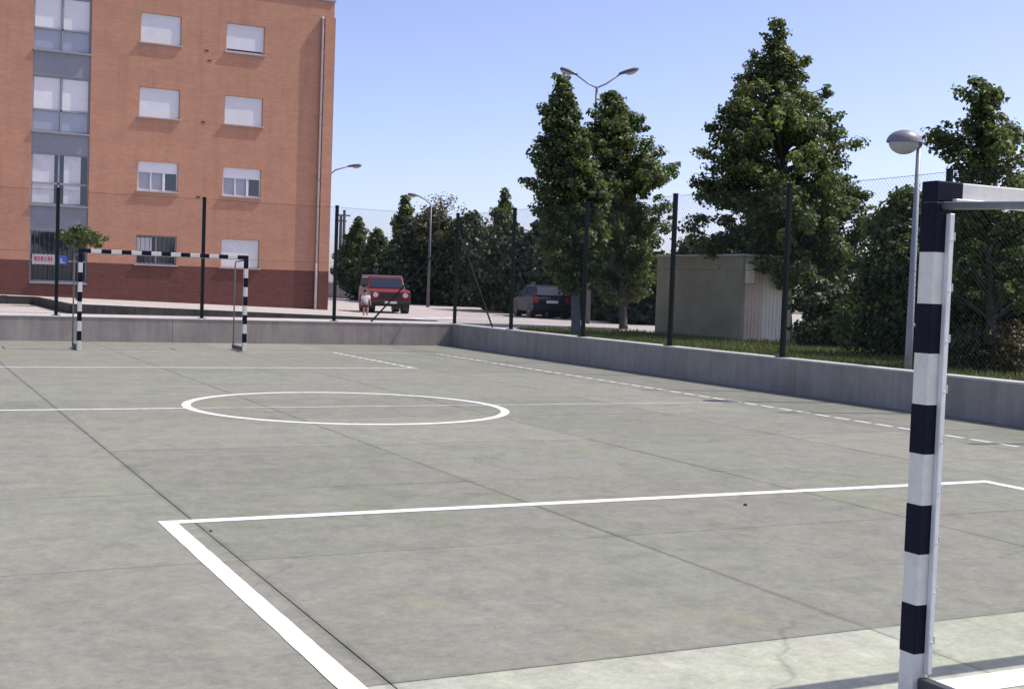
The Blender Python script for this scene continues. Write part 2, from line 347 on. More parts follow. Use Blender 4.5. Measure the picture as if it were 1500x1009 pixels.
# ================================================================== THE SETTING
GZ = 0.30                       # level of the street and the grass outside the court
WX, WY, WZ = 8.10, 27.0, 0.585  # inner faces and top of the court's walls
# court: a bed with one concrete slab per bay of the joint grid
court = tag(MB().box((-22, -14, -0.30), (WX + 0.1, WY + 0.1, -0.022)).build('court', 'base_dark'), kind='structure')
xs = [-3.60 + 2.50 * k for k in range(-7, 5)] + [WX - 0.004]
xs = [x for x in xs if x < WX - 0.5] + [WX - 0.004]
ys = [0.92 + 2.372 * k for k in range(-6, 11)] + [WY - 0.004]
rnd = random.Random(3)
for i in range(len(xs) - 1):
    for j in range(len(ys) - 1):
        gx = 0.004 if abs(xs[i] + 3.6) < 0.1 else 0.0022
        gx2 = 0.004 if abs(xs[i + 1] + 3.6) < 0.1 else 0.0022
        gy0 = 0.0016 if ys[j] > 1 else 0.0025
        gy1 = 0.0016 if ys[j + 1] > 1 else 0.0025
        z = [-(rnd.random()) * 0.0016 for _ in range(4)]
        a, b, c, d = xs[i] + gx, xs[i + 1] - gx2, ys[j] + gy0, ys[j + 1] - gy1
        MB().add([(a, c, -.021), (b, c, -.021), (b, d, -.021), (a, d, -.021), (a, c, z[0]), (b, c, z[1]), (b, d, z[2]), (a, d, z[3])],
                 [(4, 5, 6, 7), (0, 1, 5, 4), (1, 2, 6, 5), (2, 3, 7, 6), (3, 0, 4, 7)]).build('slab', 'court_pale' if ys[j + 1] < 1 else 'court', court)
# painted lines, sheets a few millimetres above the slabs
LZ = 0.0022
def line_rect(name, x0, x1, y0, y1, mat, z=LZ, dash=False):
    nx = max(1, int(abs(x1 - x0) / 0.10)); ny = max(1, int(abs(y1 - y0) / 0.10)); mb = MB(); rr = random.Random(name + str(x0))
    if nx > ny:      # slightly wavering edges
        P = [(x0 + (x1 - x0) * k / nx, y0 + rr.uniform(-.002, .002), y1 + rr.uniform(-.002, .002)) for k in range(nx + 1)]
        for k in range(nx): mb.add([(P[k][0], P[k][1], z), (P[k + 1][0], P[k + 1][1], z), (P[k + 1][0], P[k + 1][2], z), (P[k][0], P[k][2], z)], [(0, 1, 2, 3)] if (k % 4) or not dash else [])
    else:
        P = [(y0 + (y1 - y0) * k / ny, x0 + rr.uniform(-.002, .002), x1 + rr.uniform(-.002, .002)) for k in range(ny + 1)]
        for k in range(ny): mb.add([(P[k][1], P[k][0], z), (P[k][2], P[k][0], z), (P[k + 1][2], P[k + 1][0], z), (P[k + 1][1], P[k + 1][0], z)], [(0, 1, 2, 3)] if (k % 4) or not dash else [])
    return tag(mb.build(name, mat), kind='structure')
AX0, AX1, AY = -3.765, 3.52, 4.527
line_rect('area_line', AX0 - 0.055, AX0 + 0.055, 0.10, AY - 0.0565, 'paint')
line_rect('area_line', AX0 - 0.055, AX1 + 0.055, AY - 0.055, AY + 0.055, 'paint')
line_rect('area_line', AX1 - 0.055, AX1 + 0.055, 0.10, AY - 0.0565, 'paint')
line_rect('goal_line', -1.62, 1.62, -0.02, 0.16, 'paint')
line_rect('goal_line', 1.80, 6.065, -0.02, 0.08, 'paint_worn')
line_rect('goal_line', -6.4, -1.80, -0.02, 0.08, 'paint_worn')
FA = 18.60
line_rect('area_line', -3.75, 3.70, FA - 0.04, FA + 0.04, 'paint_worn')
line_rect('area_line', 3.62, 3.70, FA + 0.042, 23.4, 'paint_worn', dash=True)
line_rect('area_line', -3.83, -3.752, FA - 0.04, 23.4, 'paint_worn')
line_rect('area_line', -14.0, -3.9, FA - 0.035, FA + 0.035, 'paint_worn')
line_rect('side_line', 6.08, 6.16, -0.02, 23.4, 'paint_worn', dash=True)
line_rect('goal_line', -6.3, 6.07, 23.41, 23.49, 'paint_faint')
CCX, CCY, CR = -0.06, 11.70, 2.02
mb = MB(); n = 128
for k in range(n):
    for r_ in (CR - 0.055, CR + 0.055): mb.v.append((CCX + r_ * math.cos(2 * math.pi * k / n), CCY + r_ * math.sin(2 * math.pi * k / n), LZ))
for k in range(n):
    a = 2 * k; b = 2 * ((k + 1) % n); mb.f.append((a, a + 1, b + 1, b)); mb.mi.append(0)
tag(mb.build('centre_circle', 'paint'), kind='structure')
line_rect('halfway_line', -14.0, CCX - CR - 0.058, CCY - 0.04, CCY + 0.04, 'paint_worn')
line_rect('halfway_line', CCX - CR + 0.058, CCX + CR - 0.058, CCY - 0.03, CCY + 0.03, 'paint_faint')
line_rect('halfway_line', CCX + CR + 0.058, 6.06, CCY - 0.03, CCY + 0.03, 'paint_faint')

# ground outside
g = MB()
def sheet(name, poly, z, mat):
    return tag(MB().add([(x, y, z) for x, y in poly], [tuple(range(len(poly)))]).build(name, mat), kind='structure')
# one sheet out to the horizon, with the court's bed left out
H = 1500
go = MB().add([(-H, -H, GZ - 0.012), (H, -H, GZ - 0.012), (H, H, GZ - 0.012), (-H, H, GZ - 0.012),
               (-21.9, -13.9, GZ - 0.012), (WX + 0.15, -13.9, GZ - 0.012), (WX + 0.15, WY + 0.15, GZ - 0.012), (-21.9, WY + 0.15, GZ - 0.012)],
              [(0, 1, 5, 4), (1, 2, 6, 5), (2, 3, 7, 6), (3, 0, 4, 7)]).build('ground', 'field')
tag(go, kind='structure')
sheet('road', [(-40, WY + 0.2), (9.6, WY + 0.2), (13.6, 33.8), (15.6, 31.6), (17.2, 30.4), (40, 30.0), (60, 60), (40, 140), (12.6, 140), (12.2, 62), (-40, 62)], GZ, 'road')
sheet('lawn', [(WX + 0.2, -12), (60, -12), (60, 29.9), (17.2, 30.3), (15.5, 31.5), (13.5, 33.7), (9.7, WY + 0.2), (WX + 0.2, WY + 0.2)], GZ + 0.004, 'soil')
# white marks on the road
for (u, v) in [(588, 467), (612, 466.4), (636, 466), (660, 466)]:
    P = on_ground(u, v, GZ); c, s_ = math.cos(-0.35), math.sin(-0.35); L, wd = 0.30, 0.55
    q = [(-L, -wd), (L, -wd), (L, wd), (-L, wd)]
    sheet('road_marking', [(P.x + x * c - y * s_, P.y + x * s_ + y * c) for x, y in q], GZ + 0.004, 'paint_worn')
# raised pavement in front of the apartment house, kerb stones along its edge
PX0, PX1, PY0, PY1 = -0.1, 12.35, 37.9, 49.55
pv = MB()
def pz(x): return 0.32 + 0.022 * max(0.0, 12.3 - x)      # rises gently to the left
for (x0, x1, y0) in ((PX0, PX1, PY0), (-16.0, PX0, 47.6)):
    pv.add([(x0, y0, .2), (x1, y0, .2), (x1, PY1, .2), (x0, PY1, .2), (x0, y0, pz(x0)), (x1, y0, pz(x1)), (x1, PY1, pz(x1)), (x0, PY1, pz(x0))],
           [(4, 5, 6, 7), (0, 1, 5, 4), (1, 2, 6, 5), (2, 3, 7, 6), (3, 0, 4, 7)])
pavement = tag(pv.build('pavement', 'pave'), kind='structure')
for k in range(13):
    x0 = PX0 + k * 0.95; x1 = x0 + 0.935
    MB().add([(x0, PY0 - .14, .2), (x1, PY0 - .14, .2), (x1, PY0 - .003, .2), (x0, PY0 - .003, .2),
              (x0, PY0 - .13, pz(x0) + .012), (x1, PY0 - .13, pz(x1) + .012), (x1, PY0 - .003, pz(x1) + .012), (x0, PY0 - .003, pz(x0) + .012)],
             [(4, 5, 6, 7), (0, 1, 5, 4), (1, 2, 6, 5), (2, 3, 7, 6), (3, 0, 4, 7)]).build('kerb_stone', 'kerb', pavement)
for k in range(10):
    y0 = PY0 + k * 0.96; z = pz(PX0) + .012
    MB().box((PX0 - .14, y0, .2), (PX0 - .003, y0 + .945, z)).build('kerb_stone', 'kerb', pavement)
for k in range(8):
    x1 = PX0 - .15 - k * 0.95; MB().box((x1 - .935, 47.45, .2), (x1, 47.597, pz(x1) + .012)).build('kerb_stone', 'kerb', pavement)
# left of the raised pavement the street lies a little higher behind the court
sheet('pavement', [(-40, WY + 0.25), (PX0 - .2, WY + 0.25), (PX0 - .2, 47.4), (-40, 47.4)], GZ + 0.006, 'pave')

# ================================================================== COURT WALLS
def wall(name, label, lo, hi, cop_lo, cop_hi, joints):
    t = thing(name, label, 'wall', (lo[0], lo[1], -0.05))
    o = Vector((lo[0], lo[1], -0.05))
    sub = lambda p: tuple(Vector(p) - o)
    ax = 0 if (hi[0] - lo[0]) > (hi[1] - lo[1]) else 1
    pts = [lo[ax]] + joints + [hi[ax]]
    for a, b in zip(pts[:-1], pts[1:]):
        l2, h2 = list(lo), list(hi); l2[ax] = a + 0.004; h2[ax] = b - 0.004
        MB().box(sub(l2), sub(h2)).build('wall_panel', 'wall', t)
        l3, h3 = list(cop_lo), list(cop_hi); l3[ax] = a + 0.002; h3[ax] = b - 0.002
        MB().box(sub(l3), sub(h3)).build('coping', 'coping', t, bevel=0.006, seg=1)
    return t
wall('concrete_wall', 'low grey concrete wall along the far end of the court below the brick building', (-22, WY, -.05), (WX + .202, WY + .20, WZ - .03), (-22, WY - .012, WZ - .03), (WX + .212, WY + .212, WZ),
     [-16, -10, -4.5, 0.8, 6.1])
wall('concrete_wall', 'low shaded concrete wall along the side of the court below the trees', (WX, -14, -.05), (WX + .20, WY - .004, WZ - .03), (WX - .012, -14, WZ - .03), (WX + .212, WY - .014, WZ),
     [-8.5, -3.2, 2.3, 7.6, 12.9, 18.2, 23.4])

# ================================================================== FENCES ON THE WALLS
FT = 3.50
def fence(label, pts, braces):
    t = thing('chain_link_fence', label, 'fence', (pts[0][0], pts[0][1], WZ)); o = Vector((pts[0][0], pts[0][1], WZ))
    for (x, y, own) in pts:
        if own:
            p = MB().box((x - .038 - o.x, y - .038 - o.y, 0.0), (x + .038 - o.x, y + .038 - o.y, FT - WZ)).build('post', 'fence_green', t, bevel=.006, seg=1)
            MB().box((x - .043 - o.x, y - .043 - o.y, FT - WZ), (x + .043 - o.x, y + .043 - o.y, FT - WZ + .012)).build('post_cap', 'fence_green', p)
            MB().box((x - .09 - o.x, y - .09 - o.y, 0.001), (x + .09 - o.x, y + .09 - o.y, 0.012)).build('base_plate', 'fence_green', p)
    for (x0, y0, _), (x1, y1, _) in zip(pts[:-1], pts[1:]):
        A = Vector((x0, y0, WZ)) - o; B = Vector((x1, y1, WZ)) - o; D = (B - A); L = D.length; D /= L
        for nm, hz, rd in (('tension_wire', FT - WZ - .03, .004), ('tension_wire', 1.48, .004), ('tension_wire', .05, .004)):
            sag = [A + D * (L * k / 8) + Vector((0, 0, hz - (0.02 * (1 - (k / 4 - 1) ** 2) if hz > .1 else 0))) for k in range(9)]
            MB().tube(sag, rd, 4).build(nm, 'wire', t)
        # diamond mesh of straight wires
        h = FT - WZ - 0.07; cell = 0.075; wv = []; wf = []; rw = 0.0015; nrm = D.cross(Vector((0, 0, 1)))
        def wire(s0, z0, s1, z1, off):
            a = A + D * s0 + Vector((0, 0, z0 + .04)) + nrm * off; b = A + D * s1 + Vector((0, 0, z1 + .04)) + nrm * off
            d = (b - a).normalized(); e = d.cross(nrm).normalized(); k = len(wv)
            for p in (a, b):
                for ang in (0, 2.094, 4.189): wv.append(tuple(p + (nrm * math.cos(ang) + e * math.sin(ang)) * rw))
            for q in range(3): wf.append((k + q, k + (q + 1) % 3, k + 3 + (q + 1) % 3, k + 3 + q))
        c = -h + cell
        while c < L - 0.001:
            s0 = max(0.0, c); s1 = min(L, c + h)
            if s1 - s0 > .02:
                wire(s0, s0 - c, s1, s1 - c, .0018); wire(L - s0, s0 - c, L - s1, s1 - c, -.0018)
            c += cell
        tag(mesh_np('wire_mesh', np.array(wv), np.array(wf), 'wire', t), kind='stuff')
    for (a, b) in braces:
        MB().tube([Vector(a) - o, Vector(b) - o], .021, 8).build('brace', 'fence_green', t)
FC = WX + .10; FYc = WY + .10
far_x = [FC - 3.345 * k for k in range(0, 7)]
fence('dark green chain-link fence on the far wall in front of the brick building', [(x, FYc, i > 0) for i, x in enumerate(far_x)],
      [((FC - .05, FYc, 3.05), (FC - 2.35, FYc, WZ))])
side_y = [FYc, 23.72, 20.2, 16.8, 13.37, 9.80, 6.35, 2.9, -0.5]
fence('dark green chain-link fence on the side wall in front of the trees', [(FC, y, True) for y in side_y],
      [((FC, FYc - .05, 3.05), (FC, FYc - 2.35, WZ))])

# ================================================================== GOALS
GW, GH = 1.7116, 2.08
def make_goal(label, sgn, corner=.20, n=15):
    """origin at the middle of the goal line; sgn = direction (in y) in which the net frame stands behind the posts"""
    t = thing('football_goal', label, 'goal')
    k = 0.04
    for sx in (-1, 1):
        x = sx * GW
        p = MB().box((x - k, -k, 0.0), (x + k, k, GH - 2 * k)).build('post', 'goal_white', t, bevel=.006, seg=2)
        z = 1.80
        e = 0.0018
        for (z0, z1) in [(1.40, 1.60), (1.00, 1.20), (0.60, 0.80), (0.20, 0.40)]:
            MB().box((x - k - e, -k - e, z0), (x + k + e, k + e, z1)).build('stripe', 'black', p, bevel=.006, seg=2)
        MB().box((x - k - e, -k - e, 1.80), (x + k + e, k + e, GH - 2 * k - .001)).build('stripe', 'black', p, bevel=.006, seg=2)
        # net rail on the back of the post
        xr = x - sx * (k - .013)
        r_ = MB().box((xr - .013, sgn * k if sgn > 0 else -k - .024, .12), (xr + .013, sgn * k + .024 if sgn > 0 else -k, 1.955)).build('net_rail', 'rail', t, bevel=.003, seg=1)
        for q in range(9):
            zq = .25 + q * .2; MB().tube([(xr, sgn * (k + .024), zq), (xr, sgn * (k + .038), zq), (xr, sgn * (k + .038), zq + .03)], .004, 5).build('net_hook', 'rail', r_)
        # back frame: pipe from the post top back and down to the ground, bar on the ground
        yb = sgn * 0.95
        arc = [(x - sx * .0, sgn * (k + .003), 1.985), (x, yb - sgn * .12, 1.955), (x, yb - sgn * .035, 1.93), (x, yb, 1.85), (x, yb, .05)]
        MB().tube(arc, .016, 8).build('back_pipe', 'tube_grey', t, smooth=True)
        MB().box((x - .025 + sx * (-.008), min(sgn * (k + .003), yb), .015), (x + .025 + sx * (-.008), max(sgn * (k + .003), yb), .105)).build('ground_bar', 'frame_dark', t, bevel=.004, seg=1)
    cb = MB().box((-GW - k, -k, GH - 2 * k + .001), (GW + k, k, GH)).build('crossbar', 'goal_white', t, bevel=.006, seg=2)
    e = 0.0018; w = (2 * (GW - corner)) / n
    for i in range(-1, n + 1):
        if i % 2 == 0: continue
        x0 = -GW - k - e if i == -1 else -GW + corner + i * w
        x1 = GW + k + e if i == n else -GW + corner + (i + 1) * w
        MB().box((x0, -k - e, GH - 2 * k - e + .002), (x1, k + e, GH + e)).build('stripe', 'black', cb, bevel=.006, seg=2)
    y0, y1 = (k, k + .024) if sgn > 0 else (-k - .024, -k)
    MB().box((-GW + k + .002, y0, GH - 2 * k - .012), (GW - k - .002, y1, GH - 2 * k + .014)).build('net_rail', 'rail', t, bevel=.003, seg=1)
    return t
near = make_goal('large black and white striped goalpost standing on the pale concrete strip', -1, .10, 9)
far = make_goal('small black and white striped goal frame before the far wall and brick building', 1)
far.location = (-0.098, 23.43, 0)

# ================================================================== APARTMENT HOUSE
BX, BY = 11.985, 49.56
bld = thing('apartment_building', 'salmon brick apartment block with maroon base and white roller shutters', 'building', (BX, BY, GZ))
FHT, WT0, WHT = 2.994, 3.202, 1.185
SL, ZB, ZT, ZD = -22.0, 0.0, 13.62, 2.0          # wall extents (s along the face, z world)
cols_ = [(-8.148, -8.148 + 1.632), (-4.67, -4.67 + 1.632)]
holes = []
for (a, b) in cols_:
    for k in range(4): holes.append((a, b, WT0 + FHT * k - WHT, WT0 + FHT * k))
bay = (-12.22, -10.04, 1.10, 12.62)
def wall_with_holes(name, mat, s0, s1, z0, z1, depth=0.16):
    hs = [(max(a, s0), min(b, s1), max(c, z0), min(d, z1)) for a, b, c, d in holes + [bay]]
    hs = [h for h in hs if h[1] > h[0] + .01 and h[3] > h[2] + .01]
    X = sorted({s0, s1} | {v for h in hs for v in h[:2]}); Z = sorted({z0, z1} | {v for h in hs for v in h[2:]})
    mb = MB()
    for i in range(len(X) - 1):
        for j in range(len(Z) - 1):
            cxm, czm = (X[i] + X[i + 1]) / 2, (Z[j] + Z[j + 1]) / 2
            if any(h[0] < cxm < h[1] and h[2] < czm < h[3] for h in hs): continue
            mb.add([(X[i], 0, Z[j] - GZ), (X[i + 1], 0, Z[j] - GZ), (X[i + 1], 0, Z[j + 1] - GZ), (X[i], 0, Z[j + 1] - GZ)], [(0, 1, 2, 3)])
    for a, b, c, d in hs:
        c -= GZ; d -= GZ
        mb.add([(a, 0, c), (a, depth, c), (a, depth, d), (a, 0, d)], [(3, 2, 1, 0)]); mb.add([(b, 0, c), (b, depth, c), (b, depth, d), (b, 0, d)], [(0, 1, 2, 3)])
        if d + GZ < z1 - .001: mb.add([(a, 0, d), (b, 0, d), (b, depth, d), (a, depth, d)], [(3, 2, 1, 0)])
        if c + GZ > z0 + .001: mb.add([(a, 0, c), (b, 0, c), (b, depth, c), (a, depth, c)], [(0, 1, 2, 3)])
    # returns and back
    D = 13.0
    mb.add([(s1, 0, z0 - GZ), (s1, D, z0 - GZ), (s1, D, z1 - GZ), (s1, 0, z1 - GZ)], [(0, 1, 2, 3)])
    mb.add([(s0, 0, z0 - GZ), (s0, D, z0 - GZ), (s0, D, z1 - GZ), (s0, 0, z1 - GZ)], [(3, 2, 1, 0)])
    mb.add([(s0, D, z0 - GZ), (s1, D, z0 - GZ), (s1, D, z1 - GZ), (s0, D, z1 - GZ)], [(3, 2, 1, 0)])
    return mb.build(name, mat, bld)
wall_with_holes('base_wall', 'brick_dark', SL, 0.0, ZB, ZD)
wall_with_holes('upper_wall', 'brick', SL, 0.0, ZD, ZT)
# parapet coping and roof
rf = MB().box((SL + .1, .1, ZT - GZ - .35), (-.1, 12.9, ZT - GZ - .3)).build('roof', 'shed_roof', bld)
MB().box((SL - .04, -.05, ZT - GZ), (.05, .26, ZT - GZ + .07)).build('coping', 'alu_grey', rf)
MB().box((SL + 2, 3.0, ZT - GZ - .3), (-2.2, 11, ZT - GZ + 1.9)).build('roof_house', 'brick', rf)
# corner pilaster and down pipe
PP = 0.20
MB().box((-.46, -PP, ZD - GZ + .001), (.0, -.001, 12.92 - GZ)).build('pilaster', 'brick', bld)
MB().box((-.46, -PP, -.2), (.0, -.001, ZD - GZ - .001)).build('pilaster_base', 'brick_dark', bld)
dp = MB().tube([(-.53, -.0, 12.9 - GZ), (-.53, -.11, 12.84 - GZ), (-.53, -.12, 12.7 - GZ), (-.53, -.12, 2.35 - GZ)], .05, 10).build('down_pipe', 'pipe', bld, smooth=True)
MB().tube([(-.53, -.12, 2.35 - GZ), (-.53, -.12, 0.06)], .066, 10).build('lower_pipe', 'pipe', dp, smooth=True)
for z in (11.5, 8.7, 5.9, 3.2): MB().box((-.60, -.185, z - GZ), (-.46, -.003, z - GZ + .04)).build('pipe_clamp', 'alu_grey', dp)
# windows
def window(a, b, zt, state):
    c, d = zt - WHT - GZ, zt - GZ
    w = MB().box((a + .001, .10, c + .001), (a + .055, .155, d - .001)).box((b - .055, .10, c + .001), (b - .001, .155, d - .001)) \
        .box((a + .055, .10, d - .06), (b - .055, .155, d - .001)).box((a + .055, .10, c + .001), (b - .055, .155, c + .06)).build('window', 'alu' if state != 'dark' else 'alu_grey', bld)
    MB().box((a - .06, -.075, c - .055), (b + .06, .098, c - .002)).build('sill', 'sill', w)
    MB().box((a + .05, .150, c + .05), (b - .05, .158, d - .05)).build('pane', 'glass', w)
    wd = b - a
    if state in ('closed', 'gap'):
        z0 = c + (.13 if state == 'gap' else .012); nsl = 22; hh = (d - .012 - z0) / nsl
        for q in range(nsl):
            z = z0 + q * hh
            MB().add([(a + .03, .075, z + .004), (b - .03, .075, z + .004), (b - .03, .075, z + hh), (a + .03, .075, z + hh), (a + .03, .090, z + .001), (b - .03, .090, z + .001), (b - .03, .09, z + hh), (a + .03, .09, z + hh)],
                     [(0, 1, 2, 3), (4, 5, 1, 0), (3, 2, 6, 7), (0, 3, 7, 4), (1, 5, 6, 2)]).build('shutter_slat', 'shutter', w)
    elif state == 'half':
        MB().box((a + .03, .075, d - .44), (b - .03, .092, d - .002)).build('shutter', 'shutter', w)
        for q in (1, 2): MB().box((a + wd * q / 3 - .03, .085, c + .06), (a + wd * q / 3 + .03, .149, d - .06)).build('mullion', 'alu', w)
        for q in range(3):
            MB().box((a + wd * q / 3 + .03, .146, c + .06), (a + wd * (q + 1) / 3 - .03, .149, d - .44)).build('pane', 'glass_pale' if q < 2 else 'glass', w)
        MB().box((a + wd * .62, .07, c + .02), (a + wd * .665, .10, d - .40)).build('frame_edge', 'alu', w)
    else:
        for q in range(1, 9): MB().tube([(a + wd * q / 9, .03, c + .005), (a + wd * q / 9, .03, d - .005)], .011, 5).build('bar', 'frame_dark', w)
        MB().box((a + wd * .48, .085, c + .06), (a + wd * .52, .149, d - .06)).build('mullion', 'alu_grey', w)
        MB().box((a + .06, .147, c + .55), (a + wd * .40, .149, d - .1)).build('curtain', 'curtain', w)
states = {(0, 3): 'closed', (1, 3): 'gap', (0, 2): 'closed', (1, 2): 'closed', (0, 1): 'half', (1, 1): 'half', (0, 0): 'dark', (1, 0): 'closed'}
for (ci, k), st in states.items(): window(cols_[ci][0], cols_[ci][1], WT0 + FHT * k, st)
# glazed bay strip
b0, b1 = bay[0], bay[1]; wid = b1 - b0
sill_z = [1.17, 4.22, 7.09, 10.27]; top_z = [3.20, 6.25, 9.27, 12.40]
for k in range(4):
    z0, z1 = sill_z[k] - GZ, top_z[k] - GZ
    bw = MB().box((b0 + .004, .10, z0), (b0 + .06, .155, z1)).box((b1 - .06, .10, z0), (b1 - .004, .155, z1)).box((b0 + .06, .10, z1 - .06), (b1 - .06, .155, z1)).box((b0 + .06, .10, z0), (b1 - .06, .155, z0 + .06)) \
        .build('bay_window', 'alu_grey', bld)
    MB().box((b0 + .06, .150, z0 + .05), (b1 - .06, .158, z1 - .05)).build('pane', 'glass', bw)
    zm = z0 + .84; xm = (b0 + b1) / 2 + (0.0 if k > 1 else -.05)
    MB().box((b0 + .06, .085, zm - .035), (b1 - .06, .149, zm + .035)).build('transom', 'alu_grey', bw)
    if k > 0:
        MB().box((xm - .035, .085, z0 + .06), (xm + .035, .149, z1 - .06)).build('mullion', 'alu_grey', bw)
        if k > 1:
            for (p0, p1) in ((b0 + .07, xm - .045), (xm + .045, b1 - .07)):
                MB().box((p0, .143, zm + .045), (p1, .149, z1 - .07)).build('blind', 'shutter', bw)
                MB().box((p0, .146, z0 + .07), (p1, .149, zm - .045)).build('pane', 'glass_pale', bw)
        else:
            MB().box((b0 + .07, .143, z0 + .07), (xm - .16, .149, z1 - .07)).build('curtain', 'curtain', bw)
            MB().box((xm + .2, .143, z0 + .07), (b1 - .3, .149, z1 - .07)).build('curtain', 'curtain', bw)
    else:
        for q in range(1, 12):
            MB().tube([(b0 + wid * q / 12, .045, z0 + .05), (b0 + wid * q / 12, .045, z1 - .02)], .011, 5).build('bar', 'frame_dark', bw)
        pst = MB().box((b0 + .10, .012, zm - .16), (b0 + .95, .026, zm + .24)).build('poster', 'poster', bw)
        for q, (x, w_) in enumerate(((.18, .10), (.32, .06), (.42, .11), (.58, .05), (.68, .09), (.80, .06))):
            MB().box((b0 + x, .008, zm - .02), (b0 + x + w_, .0115, zm + .15)).build('print', 'poster_red', pst)
        ps2 = MB().box((b0 + 1.04, .012, zm - .14), (b0 + 1.42, .026, zm + .22)).build('poster', 'poster_blue', bw)
        MB().box((b0 + 1.16, .008, zm - .08), (b0 + 1.22, .0115, zm + .10)).box((b0 + 1.225, .008, zm - .08), (b0 + 1.33, .0115, zm - .03)).build('print', 'poster', ps2)
    MB().box((b0 + .002, -.06, z0 - .07), (b1 - .002, .098, z0 - .002)).build('sill', 'alu_grey', bw)
    zs0 = (top_z[k - 1] if k else bay[2] + .001) - GZ
    MB().box((b0 + .003, .06, zs0 + .002), (b1 - .003, .15, z0 - .072)).build('spandrel', 'spandrel', bld) if k else None
MB().box((b0 + .003, .06, top_z[3] - GZ + .002), (b1 - .003, .15, bay[3] - GZ - .001)).build('spandrel', 'spandrel', bld)
for (s_, z) in ((-5.55, 10.9), (-5.42, 10.5), (-5.62, 7.95), (-5.75, 4.85)):     # air vents in the brickwork
    MB().box((s_, -.012, z - GZ), (s_ + .16, -.001, z - GZ + .07)).build('vent', 'brick_dark', bld)

# ================================================================== SHED
SX, SY, SH = 16.31, 25.5, 2.40
shed = thing('shed', 'flat-roofed olive shed with pale sheet-clad front on the lawn under the tree', 'shed', (SX, SY, GZ), 0)
SD, SWd = 4.4, 1.78
MB().box((0, 0.002, -.1), (.12, SD, SH)).box((.12, SD - .12, -.1), (SWd, SD, SH)).box((SWd - .12, 0.002, -.1), (SWd, SD - .12, SH)).build('wall', 'shed_olive', shed)
MB().box((.12, .03, -.1), (SWd - .12, .06, SH)).build('front_backing', 'shed_peach', shed)
mbs = []
for q in range(14):       # vertical corrugated sheets: peach panels, then white
    x0 = .004 + q * (SWd - .008) / 14; x1 = x0 + (SWd - .008) / 14 - .006
    MB().add([(x0, 0.028, 0), (x0 + .02, .016, 0), (x1 - .02, .016, 0), (x1, .028, 0), (x0, .028, SH - .01), (x0 + .02, .016, SH - .01), (x1 - .02, .016, SH - .01), (x1, .028, SH - .01)],
             [(0, 1, 5, 4), (1, 2, 6, 5), (2, 3, 7, 6)]).build('sheet', 'shed_peach' if 0 < q < 6 else 'shed_white', shed)
dr = MB().box((.10, -.02, 1.65), (.42, -.008, 2.2)).build('hatch', 'shed_white', shed)
MB().box((.09, -.022, 1.63), (.43, -.0085, 1.649)).build('hatch_frame', 'tube_grey', dr)
MB().box((-.05, -.07, SH + .001), (SWd + .05, SD + .05, SH + .07)).build('roof', 'shed_roof', shed, bevel=.01, seg=1)

# ================================================================== LAMPS
# globe-headed lamp just behind the side fence
P = on_x(1329, 560, 9.0)
lp = thing('street_lamp', 'grey lamp post with one rounded head rising behind the side fence', 'lamp', (P.x, P.y, GZ))
topz = on_x(1333, 214, 9.0).z - GZ
MB().tube([(0, 0, 0), (0, 0, 1.0), (0, 0, topz + .02)], [.058, .055, .036], 12).build('pole', 'lamp_grey', lp, smooth=True)
MB().box((-.14, -.14, 0), (.14, .14, .03)).build('base_plate', 'lamp_grey', lp)
MB().tube([(.12, -.02, 0.0), (.12, -.02, .9), (.06, -.01, .95)], .016, 8).build('conduit', 'alu', lp)
hd = Vector((-_r.x, -_r.y, 0))          # the head reaches sideways over the court
def ell(o, mb, c, a, b, z_lo, z_hi, h, n=20, m=6, mi=0):    # half ellipsoid shell along hd
    base = len(mb.v); side = Vector((-hd.y, hd.x, 0))
    for i in range(m + 1):
        t = i / m * math.pi / 2; r_ = math.cos(t); z = h * math.sin(t)
        for k in range(n):
            p = 2 * math.pi * k / n; q = Vector(c) + hd * (a * r_ * math.cos(p)) + side * (b * r_ * math.sin(p)) + Vector((0, 0, z)); mb.v.append(tuple(q))
    for i in range(m):
        for k in range(n):
            q = base + i * n; mb.f.append((q + k, q + (k + 1) % n, q + n + (k + 1) % n, q + n + k)); mb.mi.append(mi)
    return mb
hc = Vector((0, 0, topz + .03)) + hd * .235
lamp_shell_mb = ell(None, MB(), hc, .275, .21, 0, 0, .195); lamp_shell_mb.build('head_shell', 'lamp_shell', lp, smooth=True)
ell(None, MB(), hc - Vector((0, 0, .001)), .235, .185, 0, 0, -.185).build('bowl', 'lamp_bowl', lp, smooth=True)
MB().tube([hc + hd * (-.28) + Vector((0, 0, -.015)), hc + hd * (-.10) + Vector((0, 0, .02))], [.05, .07], 10).build('neck', 'lamp_dark', lp, smooth=True)

